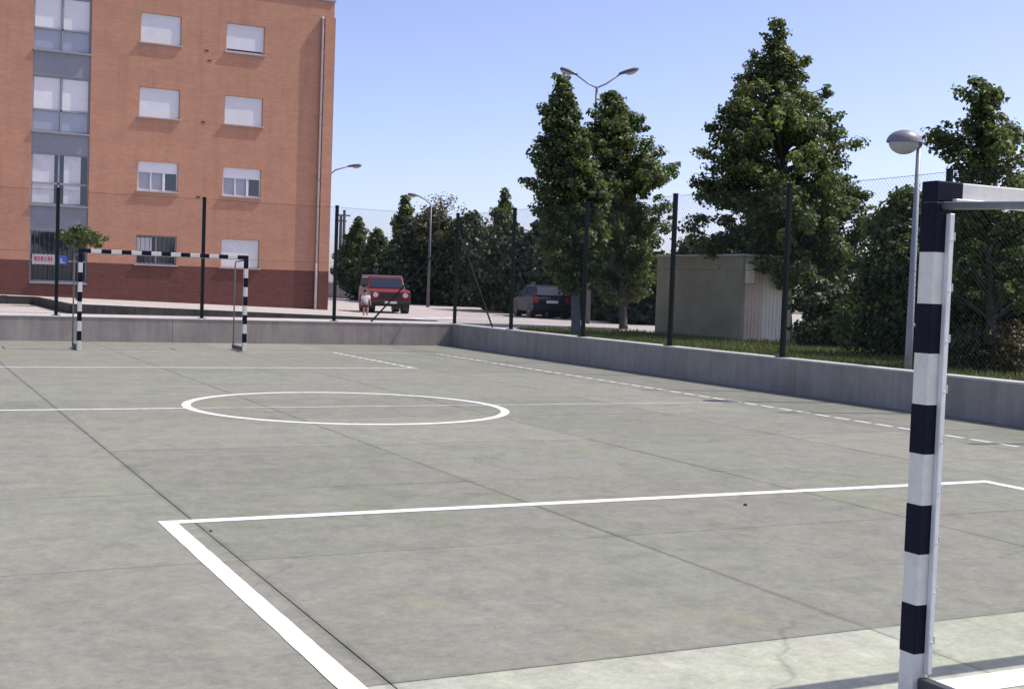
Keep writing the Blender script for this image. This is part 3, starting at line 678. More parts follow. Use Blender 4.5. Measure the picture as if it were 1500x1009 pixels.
def cobra_head(parent, tip, direction, L=.75, tilt=.18):
    d = Vector(direction).normalized(); side = Vector((-d.y, d.x, 0)); up = Vector((0, 0, 1)); d = (d + up * tilt).normalized()
    mb = MB(); secs = [(0, .05, .05), (.12, .09, .08), (.35, .15, .10), (.65, .17, .11), (.9, .13, .09), (1.0, .05, .05)]; n = 10
    for (t, w, h) in secs:
        c = Vector(tip) + d * (L * t)
        for k in range(n):
            a = 2 * math.pi * k / n; zz = math.sin(a); mb.v.append(tuple(c + side * (w * math.cos(a)) + up * (h * zz * (1 if zz > 0 else .5))))
    for i in range(len(secs) - 1):
        for k in range(n):
            q = i * n; mb.f.append((q + k, q + (k + 1) % n, q + n + (k + 1) % n, q + n + k)); mb.mi.append(0)
    mb.f.append(tuple(range(n))[::-1]); mb.f.append(tuple((len(secs) - 1) * n + k for k in range(n))); mb.mi += [0, 0]
    h = mb.build('lamp_head', 'lamp_dark', parent, smooth=True)
    mb = MB(); c = Vector(tip) + d * (L * .66); secs = [(0, 1), (.5, .85), (.85, .5), (1, .05)]
    for (t, s_) in secs:
        for k in range(12):
            a = 2 * math.pi * k / 12; mb.v.append(tuple(c + d * (.24 * s_ * math.cos(a)) + side * (.13 * s_ * math.sin(a)) - up * (.045 + .10 * t)))
    for i in range(3):
        for k in range(12): q = i * 12; mb.f.append((q + k, q + (k + 1) % 12, q + 12 + (k + 1) % 12, q + 12 + k)); mb.mi.append(0)
    mb.build('lens', 'lamp_bowl', h, smooth=True)
    return h
# double-armed lamp behind the pair of trees
P = on_ground(861, 474, GZ); dd = depth_of(P); hgt = (474 - 124) * dd / F
dl = thing('street_lamp', 'tall lamp post with two outstretched arms standing behind the paired trees', 'lamp', (P.x, P.y, GZ))
MB().tube([(0, 0, 0), (0, 0, hgt - .15)], [.085, .045], 10).build('pole', 'lamp_dark', dl, smooth=True)
sc = dd / F
for sgn_, (dx, dy, hl) in ((-1, (30, 13, .72)), (1, (33, 16, .80))):
    A = Vector((0, 0, hgt - .2)); dirv = Vector(_r) * sgn_
    E_ = A + dirv * (dx * sc) + Vector((0, 0, dy * sc + .12))
    MB().tube([A, A + dirv * .35 + Vector((0, 0, .16)), E_], .032, 8).build('arm', 'lamp_grey', dl, smooth=True)
    cobra_head(dl, E_ - dirv * .05, dirv, hl, .30)
# single-arm lamps in the street behind
def far_lamp(label, u, v, head_u, top_v, dist, direction):
    d = ray(u, v); d.z = 0; P = CAM + ray(u, v) * dist; P.z = GZ
    base_v = v
    z_top = (CAM + ray(u, top_v) * dist).z - GZ
    t = thing('street_lamp', label, 'lamp', (P.x, P.y, GZ))
    MB().tube([(0, 0, 0), (0, 0, z_top)], [.10, .05], 8).build('pole', 'lamp_dark', t, smooth=True)
    reach = abs(head_u - u) * dist / F; dv = Vector(_r) * direction
    E_ = Vector((0, 0, z_top)) + dv * reach * .6 + Vector((0, 0, .45))
    MB().tube([(0, 0, z_top - .02), Vector((0, 0, z_top + .25)) + dv * .3, E_], .04, 6).build('arm', 'lamp_grey', t, smooth=True)
    cobra_head(t, E_, dv, reach * .4 + .15, .12)
far_lamp('lone lamp post with a single arm rising from the dark hedge beside the red car', 627, 440, 596, 300, 72, -1)
far_lamp('lamp post mostly hidden by the brick building, only its lamp head showing', 478, 440, 520, 256, 70, 1)

# thin posts and poles in the street
P = on_ground(887, 470, GZ); t = thing('marker_post', 'thin pale grey post at the roadside behind the paired trees', 'post', (P.x, P.y, GZ))
MB().tube([(0, 0, 0), (0, 0, 1.70)], .045, 8).build('shaft', 'lamp_grey', t); MB().tube([(0, 0, 1.70), (0, 0, 1.74)], [.055, .03], 8).build('cap', 'lamp_grey', t)
for k, (u, tv) in enumerate(((496, 316), (501, 308))):
    q = CAM + ray(u, 436) * 105; q.z = GZ; zt = (CAM + ray(u, tv) * 105).z - GZ
    t = thing('utility_pole', ('shorter slim utility pole far off, the one against the corner of the brick building', 'taller slim utility pole far off, standing beside the shorter one')[k], 'pole', q, group='utility poles beyond the building')
    MB().tube([(0, 0, 0), (0, 0, zt)], [.16, .12], 8).build('pole', 'lamp_dark', t)
    MB().box((-.5, -.06, zt - .5), (.5, .06, zt - .38)).build('crossarm', 'lamp_dark', t)

# low wall at the far end of the street
A_ = CAM + ray(480, 436) * 96; B_ = CAM + ray(540, 438) * 96; ww = thing('garden_wall', 'low grey garden wall far down the street beyond the brick building corner', 'wall', (A_.x, A_.y, GZ))
Lw = (Vector((B_.x, B_.y)) - Vector((A_.x, A_.y))).length; ww.rotation_euler = (0, 0, math.atan2(B_.y - A_.y, B_.x - A_.x))
MB().box((0, 0, -.05), (Lw, .2, 1.15)).build('wall_panel', 'wall', ww); MB().box((-.03, -.04, 1.15), (Lw + .03, .24, 1.22)).build('coping', 'coping', ww)

# ================================================================== TREES
def leaves_np(rng, C, Rr, per, size, flat=0.75, out=None):
    """clusters C (n,3) with radii Rr (n,), per leaves each: kites facing mostly outwards and up"""
    n = len(C); idx = np.repeat(np.arange(n), per); k = len(idx)
    d = rng.normal(size=(k, 3)); d /= np.linalg.norm(d, axis=1)[:, None] + 1e-9
    rad = rng.random(k) ** 0.45
    off = d * (rad * Rr[idx])[:, None]; off[:, 2] *= flat
    rd = C[idx] * np.array([1, 1, 0.0]); rd /= np.linalg.norm(rd, axis=1)[:, None] + .3; rd[:, 2] = .3
    off += rd * ((off * rd).sum(1) * .75)[:, None]
    p = C[idx] + off
    nrm = d * 0.8 + rng.normal(size=(k, 3)) * 0.55 + np.array([0, 0, 0.45]); nrm /= np.linalg.norm(nrm, axis=1)[:, None]
    a = np.cross(nrm, rng.normal(size=(k, 3))); a /= np.linalg.norm(a, axis=1)[:, None] + 1e-9
    b = np.cross(nrm, a); s = size * (0.65 + 0.7 * rng.random(k))[:, None]
    fold = nrm * s * 0.18
    v = np.stack([p - a * s * .5, p + b * s * .42 + a * s * .05 + fold, p + a * s * .55, p - b * s * .42 + a * s * .05 + fold], 1).reshape(-1, 3)
    q = np.arange(4 * k).reshape(-1, 4)
    return v, q
def tree(name, label, base, height, prof, crown_lo, seed, n_cl=110, per=150, leaf=0.15, mat='leaf', lean=(0, 0), bark='bark', trunk_r=.11, group=None, cl_r=(.32, .62), cat='tree', outl=.12, shift=None):
    rng = np.random.default_rng(seed); rr = random.Random(seed)
    t = thing(name, label, cat, base, 0, group)
    lean = Vector((lean[0], lean[1], 0))
    axis = lambda z: lean * (z / height) ** 1.3 + Vector((math.sin(z * 1.1 + seed) * .05, math.cos(z * .9 + seed) * .05, 0))
    # trunk
    zs = [0, .15, height * .12, height * .3, height * .5, height * .7, height * .86, height * .97]
    trk = MB().tube([axis(z) + Vector((0, 0, z)) for z in zs], [trunk_r * 1.35, trunk_r * 1.1, trunk_r, trunk_r * .85, trunk_r * .62, trunk_r * .4, trunk_r * .22, trunk_r * .08], 9).build('trunk', bark, t, smooth=True)
    pz_, pr_ = [p[0] for p in prof], [p[1] for p in prof]
    wob = [(rr.uniform(0, 6.28), rr.uniform(.05, .14), rr.randint(2, 4), rr.uniform(1, 3)) for _ in range(4)]
    C = []; Rr = []
    for i in range(n_cl):
        # height sampled by crown cross-section
        while True:
            tt = rng.random()
            if rng.random() < (np.interp(tt, pz_, pr_) / max(pr_)) ** 1.3 + .06: break
        z = crown_lo + tt * (height - crown_lo); th = rng.random() * 2 * math.pi
        Rm = np.interp(tt, pz_, pr_)
        Rm *= 1 + sum(a * math.sin(n_ * th + ph + tt * k_ * 2) for ph, a, n_, k_ in wob)
        rc = cl_r[0] + rng.random() * (cl_r[1] - cl_r[0]); rc *= min(1.0, .55 + Rm / max(pr_) * .6)
        f = math.sqrt(rng.random()) if i % 3 else rng.random() ** .15
        rad = max(0.0, Rm - rc * .5) * f
        if rng.random() < outl: rad = Rm * (1.0 + .12 * rng.random()); rc *= .65
        ax = axis(z); C.append((ax.x + rad * math.cos(th), ax.y + rad * math.sin(th), z)); Rr.append(rc)
    # leader
    for q in range(9):
        tt = 1 - q * .028; z = crown_lo + tt * (height - crown_lo) - .1; ax = axis(z); rc = max(.09, .75 * float(np.interp(tt, pz_, pr_)))
        C.append((ax.x + rng.normal() * .05, ax.y + rng.normal() * .05, z)); Rr.append(min(rc, cl_r[1]))
    C = np.array(C); Rr = np.array(Rr)
    # limbs to a third of the clusters
    lm_ = MB()
    for i in range(0, len(C), 2):
        z0 = max(crown_lo * .75, C[i][2] - .25 * math.hypot(C[i][0], C[i][1]) - .35); a0 = axis(z0) + Vector((0, 0, z0)); e = Vector(C[i])
        mid = a0.lerp(e, .5) + Vector((0, 0, .06)); r0 = trunk_r * (.34 - .2 * z0 / height)
        lm_.tube([a0, mid, e], [r0, r0 * .6, r0 * .25], 4, cap=False)
    lm_.build('limbs', bark, trk)
    pp = np.maximum(20, (per * (Rr / Rr.mean()) ** 2).astype(int))
    v, q = leaves_np(rng, C, Rr, pp, leaf)
    mesh_np('crown', v, q, mat, t)
    return t
def at_px(u, v): return on_ground(u, v, GZ)
def h_of(P, v_base, v_top): return (v_base - v_top) * depth_of(P) / F
def px_m(P): return depth_of(P) / F       # metres per photo pixel at that distance

P = at_px(846, 490); k = px_m(P); rgt = Vector(_r)
tree('sweetgum_tree', 'slim leaning tree with a narrow dark green crown beside the lamp post', P, h_of(P, 490, 113), [(0, .6), (.12, .88), (.3, .92), (.5, .88), (.66, .72), (.8, .5), (.9, .36), (.96, .26), (1, .08)], 1.3, 11,
     n_cl=230, per=150, leaf=.105, lean=tuple((rgt * -.80)[:2]), bark='bark_pale', trunk_r=.13, cl_r=(.17, .38), outl=.22)
P = at_px(914, 482)
tree('sweetgum_tree', 'broad bushy tree with several tops next to the slim leaning tree', P, h_of(P, 482, 140), [(0, .9), (.15, 1.35), (.35, 1.65), (.6, 1.85), (.72, 1.55), (.85, 1.05), (.94, .62), (1, .15)], 1.0, 23,
     n_cl=290, per=150, leaf=.115, lean=tuple((rgt * -.78)[:2]), trunk_r=.13, cl_r=(.2, .44), outl=.24)
P = at_px(1152, 499.5)
tree('sweetgum_tree', 'tallest tree, a pointed cone of dark foliage overhanging the shed', P, h_of(P, 499.5, 38), [(0, 1.7), (.06, 2.2), (.2, 2.35), (.38, 2.25), (.55, 1.95), (.7, 1.4), (.82, .85), (.92, .42), (1, .12)], 1.75, 35,
     n_cl=470, per=150, leaf=.105, lean=tuple((rgt * -.75)[:2]), trunk_r=.17, cl_r=(.2, .44), outl=.24)
P = at_px(1452, 545)
tree('sweetgum_tree', 'pointed open-crowned tree on the lawn behind the large goalpost', P, h_of(P, 545, 117), [(0, .95), (.2, 1.0), (.45, .85), (.60, .62), (.70, .9), (.77, .75), (.82, .30), (.93, .38), (1, .10)], 1.3, 47,
     n_cl=220, per=75, leaf=.085, lean=tuple((rgt * -.50)[:2]), trunk_r=.09, cl_r=(.13, .28), outl=.24)
# dark bushes beyond the lawn on that side
def bush(label, u, vb, v_top, half_px, seed, mat='leaf_dark', n_cl=90, per=150, leaf=.14, name='bush', prof=None, group=None, cat='bush', lo=.1, clr=(.35, .65)):
    P = at_px(u, vb); k = px_m(P); hh = h_of(P, vb, v_top); w = half_px * k
    pr = prof or [(0, .85), (.25, 1.0), (.55, .95), (.8, .7), (1, .25)]
    return tree(name, label, P, hh, [(a, b * w) for a, b in pr], lo, seed, n_cl=n_cl, per=per, leaf=leaf, mat=mat, trunk_r=.06, group=group, cl_r=clr, cat=cat, outl=.1)
bush('large dark rounded bush behind the grey lamp post with one rounded head', 1322, 524, 285, 60, 51, 'leaf', n_cl=130, per=260, leaf=.11)
bush('dark leafy bush close behind the open-crowned tree', 1430, 532, 300, 75, 53, 'leaf', n_cl=150, per=230, leaf=.105)
bush('dark leafy bush at the far end of the lawn beyond the open-crowned tree', 1530, 540, 240, 70, 54, n_cl=140, per=230, leaf=.105)
bush('loose olive-green shrub growing beside the pale front of the shed', 1198, 509, 408, 44, 57, 'leaf_olive', n_cl=60, per=150, leaf=.11, clr=(.2, .42), cat='shrub', name='shrub')
bush('green shrub between the olive shrub and the large rounded bush', 1243, 512, 432, 30, 58, 'leaf_fresh', n_cl=40, per=140, leaf=.11, clr=(.2, .4), cat='shrub', name='shrub')
bush('low grey-green shrub on the lawn just right of the striped goalpost', 1412, 544, 478, 32, 59, 'leaf_olive', n_cl=40, per=120, leaf=.07, clr=(.13, .28), cat='shrub', name='shrub')
bush('low dry brownish shrub at the foot of the open-crowned tree', 1482, 549, 470, 34, 60, 'leaf_dry', n_cl=40, per=120, leaf=.07, clr=(.13, .28), cat='shrub', name='shrub')
# row of trees behind the street
def conifer(label, u, vb, vt, half_px, seed, mat='leaf', group=None):
    P = at_px(u, vb); w = half_px * px_m(P); hh = h_of(P, vb, vt)
    tree('street_tree', label, P, hh, [(0, .8 * w), (.15, w), (.4, .9 * w), (.7, .62 * w), (.88, .34 * w), (.96, .18 * w), (1, .06 * w)], hh * .14, seed, n_cl=150, per=140, leaf=.18, mat=mat, trunk_r=.16, cl_r=(.3, .62), group=group, outl=.15)
conifer('pointed green tree beyond the street, next to the brick building corner', 521, 439, 318, 24, 71, 'leaf')
conifer('short pale green pointed tree between two taller ones beyond the street', 549, 441, 336, 22, 72, 'leaf_fresh')
conifer('tall pointed tree rising above the roof of the red car', 590, 443, 288, 25, 73, 'leaf')
conifer('pointed tree standing above the hedge beyond the dark car', 733, 448, 277, 27, 74, 'leaf')
gd = 'dark trees forming the hedge behind the street'
for i, (u, vb, vt, hp, ld) in enumerate((
        (632, 446, 312, 46, 'dense dark tree directly behind the single-arm lamp post in the hedge row'), (688, 449, 318, 46, 'dense dark tree behind the braced corner post of the fence'),
        (600, 444, 362, 40, 'low dark tree just behind the roof of the red car'), (560, 441, 385, 36, 'low dark tree beneath the short pale green pointed tree'),
        (745, 456, 335, 50, 'dark hedge tree beneath the pointed tree beyond the dark car'), (795, 460, 330, 52, 'dark hedge tree rising directly behind the dark hatchback'),
        (850, 465, 345, 50, 'dark hedge tree behind the trunk of the slim leaning tree'), (905, 470, 350, 50, 'dark hedge tree behind the thin pale grey roadside post'),
        (955, 475, 385, 44, 'low dark hedge tree against the rear end of the shed'))):
    P = at_px(u, vb); w = hp * px_m(P); hh = h_of(P, vb, vt)
    tree('hedge_tree', ld, P, hh, [(0, .9 * w), (.2, w), (.5, .95 * w), (.8, .65 * w), (1, .2 * w)], .15, 80 + i, n_cl=140, per=170, leaf=.26, mat='leaf_dark', trunk_r=.14, cl_r=(.7, 1.15), group=gd, outl=.12)
P = at_px(640, 447)
tree('bare_tree', 'nearly bare tree with thin twigs showing above the dark hedge row', P, h_of(P, 447, 290), [(0, .6), (.4, 1.6), (.8, 1.5), (1, .8)], 3.2, 99, n_cl=46, per=14, leaf=.13, mat='leaf_dry', trunk_r=.10, cl_r=(.3, .6), outl=.3)
for i, (u, vb, vt, hp) in enumerate(((1010, 464, 345, 36), (1068, 464, 352, 30))):
    P = at_px(u, vb); w = hp * px_m(P); hh = h_of(P, vb, vt)
    tree('hedge_tree', ('grey-green treetop rising clear above the roof of the shed', 'grey-green treetop behind the shed half hidden by the tallest tree')[i], P, hh, [(0, .9 * w), (.2, w), (.5, .95 * w), (.8, .65 * w), (1, .2 * w)], .3, 95 + i, n_cl=70, per=90, leaf=.28, mat='leaf_olive', trunk_r=.14, cl_r=(.6, 1.0), group='treetops behind the shed')
# small street tree in front of the building, mostly crown
P = CAM + ray(112, 440) * 46.5; P.z = 0.56
tree('young_tree', 'small young tree with a thin spreading crown in front of the ground-floor bay window', P, (440 - 331) * 46.5 / F, [(0, .5), (.3, 1.0), (.7, .75), (1, .2)], 1.98, 63, n_cl=26, per=46, leaf=.11, mat='leaf_fresh', trunk_r=.035, cl_r=(.12, .3), outl=.3)

# grass blades on the lawn near the wall
rng = np.random.default_rng(5); nb = 60000
gx = WX + .25 + rng.random(nb) ** 1.2 * 10.5; gy = 6 + rng.random(nb) * 26
keep = (gy < 33.7 - (gx - 13.5) * 1.1) & ((gx > SX + 3.2) | (gx < SX - .1) | (gy < SY - .35)); keep &= ~((gy > WY) & (gx < 9.7 + (gy - WY) * .57 + .15))
gx, gy = gx[keep], gy[keep]; nb = len(gx); hh = .05 + .10 * rng.random(nb); an = rng.random(nb) * 6.28; wd_ = .012 + .010 * rng.random(nb)
bx, by = np.cos(an) * wd_, np.sin(an) * wd_; lx, ly = rng.normal(size=nb) * .035, rng.normal(size=nb) * .035
v = np.stack([np.stack([gx - bx, gy - by, np.full(nb, GZ)], 1), np.stack([gx + bx, gy + by, np.full(nb, GZ)], 1), np.stack([gx + lx, gy + ly, GZ + hh], 1)], 1).reshape(-1, 3)
tag(mesh_np('grass', v, np.arange(3 * nb).reshape(-1, 3), 'grass'), 'short patchy green grass on the lawn behind the side wall', 'grass', kind='stuff')

# ================================================================== CARS
def wheel(parent, x, y, r_, w_, sx):
    mb = MB(); prof = [(.0, -w_ / 2), (r_ * .62, -w_ / 2), (r_ * .92, -w_ / 2), (r_, -w_ * .3), (r_, w_ * .3), (r_ * .92, w_ / 2), (r_ * .62, w_ / 2), (0, w_ / 2)]
    n = 20
    for (rr_, xx) in prof:
        for k in range(n): a = 2 * math.pi * k / n; mb.v.append((x + xx, y + rr_ * math.cos(a), r_ + rr_ * math.sin(a)))
    for i in range(len(prof) - 1):
        for k in range(n): q = i * n; mb.f.append((q + k, q + (k + 1) % n, q + n + (k + 1) % n, q + n + k)); mb.mi.append(0)
    wl = mb.build('wheel', 'rubber', parent, smooth=False)
    mb = MB(); xo = x + sx * (w_ / 2 + .004)
    mb.tube([(xo - sx * .02, y, r_), (xo, y, r_)], [r_ * .58, r_ * .56], 16); mb.tube([(xo, y, r_), (xo + sx * .02, y, r_)], [r_ * .2, r_ * .16], 10)
    mb.build('rim', 'rim', wl)
def extruded(profile, halfw, taper_z=None, taper=0.0):
    """closed side profile (y, z), ccw seen from +x, swept over the width; above taper_z the width narrows"""
    mb = MB(); n = len(profile)
    zt = max(z for _, z in profile)
    wdt = lambda z: halfw if taper_z is None or z <= taper_z else halfw - taper * (z - taper_z) / (zt - taper_z)
    vs = [(-wdt(z), y, z) for y, z in profile] + [(wdt(z), y, z) for y, z in profile]
    fs = [tuple(range(n)), tuple(range(n, 2 * n))[::-1]] + [(i, n + i, n + (i + 1) % n, (i + 1) % n) for i in range(n)]
    mb.add(vs, fs); return mb, wdt
def suv():
    P = on_ground(560, 457.5, GZ)
    t = thing('parked_car', 'red boxy off-road car with a pale roof facing the court', 'car', (P.x + .2, P.y + .4, GZ), R(168))
    # local +y is forward
    body, _ = extruded([(-1.95, .48), (1.80, .48), (1.88, .62), (1.88, 1.02), (1.80, 1.10), (.62, 1.17), (-1.95, 1.17), (-2.0, .9)], .86)
    b = body.build('body', 'car_red', t, bevel=.05, seg=3)
    cabin, wd = extruded([(-1.96, 1.165), (.66, 1.165), (.36, 1.72), (.30, 1.76), (-1.88, 1.76), (-1.93, 1.70)], .84, 1.17, .10)
    cb_ = cabin.build('cabin', 'car_red', t, bevel=.04, seg=3); t.scale = (1, 1, .9)
    MB().box((-.75, -1.86, 1.758), (.75, .26, 1.80)).build('roof', 'car_roof', cb_, bevel=.03, seg=2)
    # glass
    def wq(y, z, s): return (s * (wd(z)), y, z)
    MB().slab([(.74, .645, 1.21), (-.74, .645, 1.21), (-.68, .40, 1.67), (.68, .40, 1.67)], .012).build('windscreen', 'car_glass', cb_)
    for (y0, y1) in ((.50, -.25), (-.33, -1.05), (-1.13, -1.82)):
        for s_ in (-1, 1):
            q = [(s_ * (wd(1.24) + .0), y0, 1.24), (s_ * wd(1.66), y0 - (.20 if y0 == .50 else 0), 1.66), (s_ * wd(1.66), y1, 1.66), (s_ * wd(1.24), y1, 1.24)]
            q = [(x + s_ * .004, y, z) for x, y, z in q]
            if s_ < 0: q = q[::-1]
            MB().slab(q, .008).build('side_window', 'side_glass', cb_)
    for s_ in (-1, 1):
        for yw in (1.22, -1.25):
            wheel(t, s_ * .76, yw, .36, .22, s_)
            MB().tube([(s_ * .60, yw, .40), (s_ * .875, yw, .40)], [.44, .44], 18).build('wheel_arch', 'plastic', t)
        hl = MB().tube([(s_ * .64, 1.87, .86), (s_ * .64, 1.915, .86)], [.12, .11], 16).build('headlight', 'lens', t)
        MB().box((s_ * .64 - .07, 1.87, .64), (s_ * .64 + .07, 1.90, .70)).build('turn_signal', 'tail', t)
        MB().box((min(s_ * .86, s_ * 1.03), .42, 1.20), (max(s_ * .86, s_ * 1.03), .52, 1.36)).build('mirror', 'plastic', t, bevel=.02, seg=2)
    MB().box((-.48, 1.872, .72), (.48, 1.90, .98)).build('grille', 'plastic', t)
    MB().box((-.86, 1.84, .44), (.86, 2.02, .60)).build('bumper', 'plastic', t, bevel=.03, seg=2)
    MB().box((-.26, 2.022, .47), (.26, 2.03, .57)).build('number_plate', 'plate', t)
    MB().box((-.80, -1.8, .33), (.80, 1.7, .475)).build('underbody', 'plastic', t)
    return t
suv()
def hatch():
    P = on_ground(806, 466.5, GZ)
    t = thing('parked_car', 'dark hatchback parked by the hedge, seen from behind past the slim tree', 'car', (P.x + .35, P.y + 1.6, GZ), R(-13))
    body, _ = extruded([(-1.90, .40), (-1.80, .26), (1.85, .26), (1.98, .42), (1.95, .68), (1.80, .80), (.95, .92), (-1.86, .95), (-1.95, .80)], .86)
    body.build('body', 'car_dark', t, bevel=.06, seg=3)
    cabin, wd = extruded([(-1.88, .93), (1.05, .90), (.28, 1.38), (.05, 1.44), (-1.10, 1.45), (-1.50, 1.40)], .83, .93, .17)
    cb_ = cabin.build('cabin', 'car_dark', t, bevel=.05, seg=3)
    MB().slab([(-.68, -1.845, 1.0), (.68, -1.845, 1.0), (.60, -1.565, 1.345), (-.60, -1.565, 1.345)], .012).build('rear_window', 'car_glass', cb_)
    MB().slab([(.70, .96, .96), (-.70, .96, .96), (-.60, .36, 1.335), (.60, .36, 1.335)], .012).build('windscreen', 'car_glass', cb_)
    for (y0, y1, ytop0, ytop1) in ((.78, -.38, .22, -.38), (-.46, -1.55, -.46, -1.38)):
        for s_ in (-1, 1):
            q = [(s_ * wd(.99), y0, .99), (s_ * wd(1.36), ytop0, 1.36), (s_ * wd(1.36), ytop1, 1.36), (s_ * wd(.99), y1, .99)]
            q = [(x + s_ * .004, y, z) for x, y, z in q]
            if s_ < 0: q = q[::-1]
            MB().slab(q, .008).build('side_window', 'side_glass', cb_)
    for s_ in (-1, 1):
        for yw in (1.22, -1.25):
            wheel(t, s_ * .76, yw, .30, .19, s_)
            MB().tube([(s_ * .62, yw, .33), (s_ * .868, yw, .33)], [.355, .355], 18).build('wheel_arch', 'plastic', t)
        MB().box((min(s_ * .62, s_ * .85), -1.955, .66), (max(s_ * .62, s_ * .85), -1.90, .90)).build('tail_light', 'tail', t, bevel=.02, seg=2)
        MB().box((min(s_ * .84, s_ * 1.0), .72, .92), (max(s_ * .84, s_ * 1.0), .84, 1.05)).build('mirror', 'plastic', t, bevel=.02, seg=2)
    MB().box((-.85, -2.02, .34), (.85, -1.88, .56)).build('bumper', 'car_dark', t, bevel=.04, seg=2)
    MB().box((-.26, -1.975, .66), (.26, -1.945, .78)).build('number_plate', 'plate', t)
    return t
hatch()

# ================================================================== CHILD
def skin_mesh(name, joints, edges, root, sub=2):
    me = bpy.data.meshes.new(name); me.from_pydata([j[0] for j in joints], edges, [])
    o = bpy.data.objects.new(name, me); col.objects.link(o)
    md = o.modifiers.new('skin', 'SKIN'); md.use_smooth_shade = True
    if not me.skin_vertices: me.skin_vertices.new() if hasattr(me.skin_vertices, 'new') else None
    sv = me.skin_vertices[0].data
    for i, j in enumerate(joints): sv[i].radius = (j[1], j[1] if len(j) < 3 else j[2]); sv[i].use_root = (i == root)
    ss = o.modifiers.new('sub', 'SUBSURF'); ss.levels = sub; ss.render_levels = sub
    return o
def bake(o, name, mat, parent):
    dg = bpy.context.evaluated_depsgraph_get(); dg.update(); me = bpy.data.meshes.new_from_object(o.evaluated_get(dg))
    old = o.data; bpy.data.objects.remove(o); bpy.data.meshes.remove(old)
    me.name = name; me.materials.clear(); me.materials.append(M[mat]); n = bpy.data.objects.new(name, me); col.objects.link(n); n.parent = parent
    me.polygons.foreach_set('use_smooth', [True] * len(me.polygons))
    return n
P = on_ground(535, 464, GZ)
kid = thing('person', 'small person in white T-shirt and dark red shorts standing in front of the red car', 'person', P, YAW + R(150))
Hs = 1.08 / 1.10
J = [((0, 0, .50), .085, .065), ((0, 0, .62), .08, .06), ((0, 0, .76), .095, .06), ((0, 0, .825), .04), ((0, .01, .88), .05), ((0, .015, .965), .075, .085), ((0, .01, 1.035), .055, .07),
     ((.125, 0, .79), .036), ((.165, .01, .64), .029), ((.175, .06, .52), .022), ((.178, .075, .47), .024, .014),
     ((-.125, 0, .79), .036), ((-.17, -.01, .64), .029), ((-.185, .03, .51), .022), ((-.188, .045, .46), .024, .014),
     ((.06, 0, .45), .065), ((.068, .03, .26), .046), ((.070, -.01, .06), .030), ((.075, .09, .022), .026, .02),
     ((-.06, 0, .45), .065), ((-.072, .05, .27), .046), ((-.078, -.03, .07), .030), ((-.082, .07, .022), .026, .02)]
J = [(tuple(c * Hs for c in j[0]),) + tuple(r_ * Hs for r_ in j[1:]) for j in J]
E_ = [(0, 1), (1, 2), (2, 3), (3, 4), (4, 5), (5, 6), (2, 7), (7, 8), (8, 9), (9, 10), (2, 11), (11, 12), (12, 13), (13, 14), (0, 15), (15, 16), (16, 17), (17, 18), (0, 19), (19, 20), (20, 21), (21, 22)]
body = bake(skin_mesh('body', J, E_, 0), 'body', 'skin', kid)
# fingers, thumb, nose and ears joined to the one body mesh
bm = bmesh.new(); bm.from_mesh(body.data)
ex = MB()
for (px_, py_, pz_, s_) in ((.178, .075, .47, 1), (-.188, .045, .46, -1)):
    for q, L in enumerate((.040, .046, .043, .034)):
        y = py_ + .018 - .012 * q; a = Vector((px_, y, pz_ - .01))
        ex.tube([a * Hs, (a + Vector((0, .004, -L * .6))) * Hs, (a + Vector((-s_ * .008, .010, -L))) * Hs], [.0065, .006, .004], 6)
    a = Vector((px_, py_ + .02, pz_ + .012)); ex.tube([a * Hs, (a + Vector((-s_ * .008, .018, -.018))) * Hs, (a + Vector((-s_ * .012, .022, -.034))) * Hs], [.008, .007, .0045], 6)
ex.tube([Vector((0, .090, .985)) * Hs, Vector((0, .112, .955)) * Hs], [.006, .012], 6)
for s_ in (-1, 1): ex.tube([Vector((s_ * .068, .005, .965)) * Hs, Vector((s_ * .082, .0, .97)) * Hs], [.018, .014], 8)
ex.tube([Vector((-.02, .092, .925)) * Hs, Vector((.02, .092, .925)) * Hs], .005, 6)
tmp = bpy.data.meshes.new('tmp'); tmp.from_pydata([tuple(v) for v in ex.v], [], ex.f); bm.from_mesh(tmp); bpy.data.meshes.remove(tmp)
bm.to_mesh(body.data); bm.free()
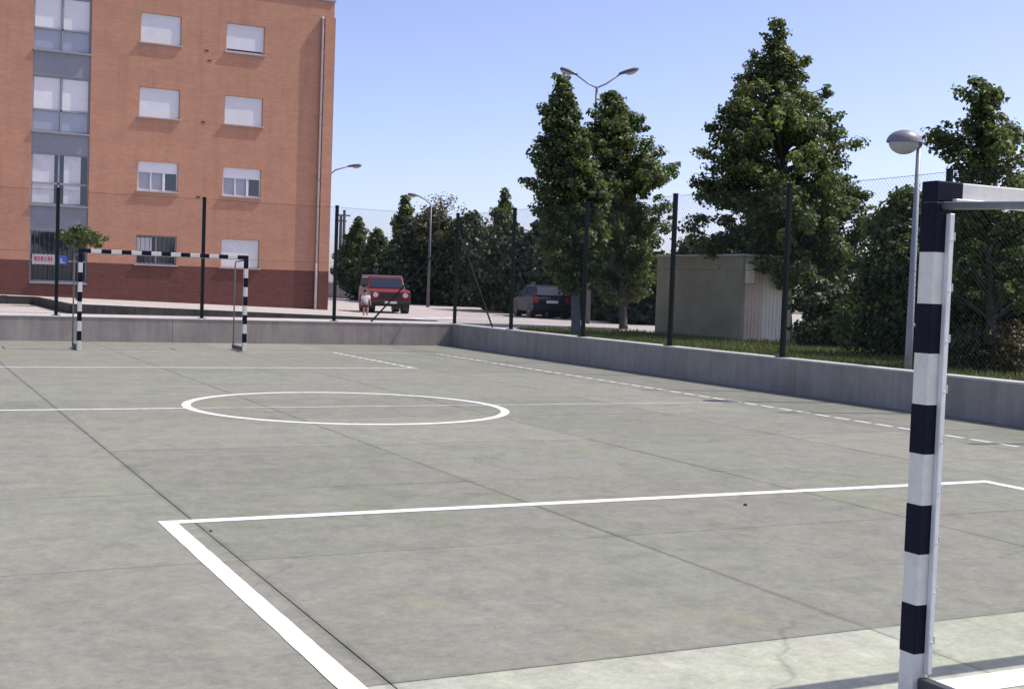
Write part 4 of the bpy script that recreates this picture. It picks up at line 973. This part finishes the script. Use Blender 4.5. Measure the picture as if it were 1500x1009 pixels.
for s_ in (-1, 1):
    MB().lathe((0, 0, 0), [(0.0001, -.011), (.009, -.006), (.011, 0), (.009, .006), (.0001, .011)], 8).build('eye', 'hair', kid, smooth=True).location = Vector((s_ * .028, .088, .985)) * Hs
TJ = [((0, 0, .50), .098, .078), ((0, 0, .62), .096, .075), ((0, 0, .765), .106, .072), ((0, 0, .80), .060, .055), ((.13, 0, .79), .048), ((.158, .008, .675), .044), ((-.13, 0, .79), .048), ((-.162, -.008, .675), .044)]
TJ = [(tuple(c * Hs for c in j[0]),) + tuple(r_ * Hs for r_ in j[1:]) for j in TJ]
bake(skin_mesh('shirt', TJ, [(0, 1), (1, 2), (2, 3), (2, 4), (4, 5), (2, 6), (6, 7)], 0), 'shirt', 'shirt', kid)
QJ = [((0, 0, .50), .094, .076), ((.062, 0, .44), .078), ((.066, .02, .31), .068), ((-.062, 0, .44), .078), ((-.069, .035, .31), .068)]
QJ = [(tuple(c * Hs for c in j[0]),) + tuple(r_ * Hs for r_ in j[1:]) for j in QJ]
bake(skin_mesh('shorts', QJ, [(0, 1), (1, 2), (0, 3), (3, 4)], 0), 'shorts', 'shorts', kid)
mb = MB(); mb.lathe((0, -.004, .985 * Hs), [(.088, -.03), (.092, .01), (.086, .045), (.06, .078), (.03, .09), (.0005, .093)], 16, sy=1.1); hr = mb.build('hair', 'hair', kid, smooth=True); hr.rotation_euler = (R(16), 0, 0); hr.location = (0, .26, .02)

# ================================================================== SMALL STONES ON THE COURT
for (u, v, r_, lab) in ((1092, 740, .016, 'small dark stone lying inside the marked area near the long white line'), (309, 778, .010, 'tiny dark stone beside the joint at the corner of the white lines')):
    P = on_ground(u, v, 0.0); t = bmesh.new(); bmesh.ops.create_icosphere(t, subdivisions=2, radius=r_)
    q = random.Random(u)
    for vt in t.verts: vt.co *= q.uniform(.8, 1.15); vt.co.z *= .55
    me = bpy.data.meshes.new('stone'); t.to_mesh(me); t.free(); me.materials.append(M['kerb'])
    o = bpy.data.objects.new('stone', me); col.objects.link(o); o.location = (P.x, P.y, r_ * .42); tag(o, lab, 'stone')
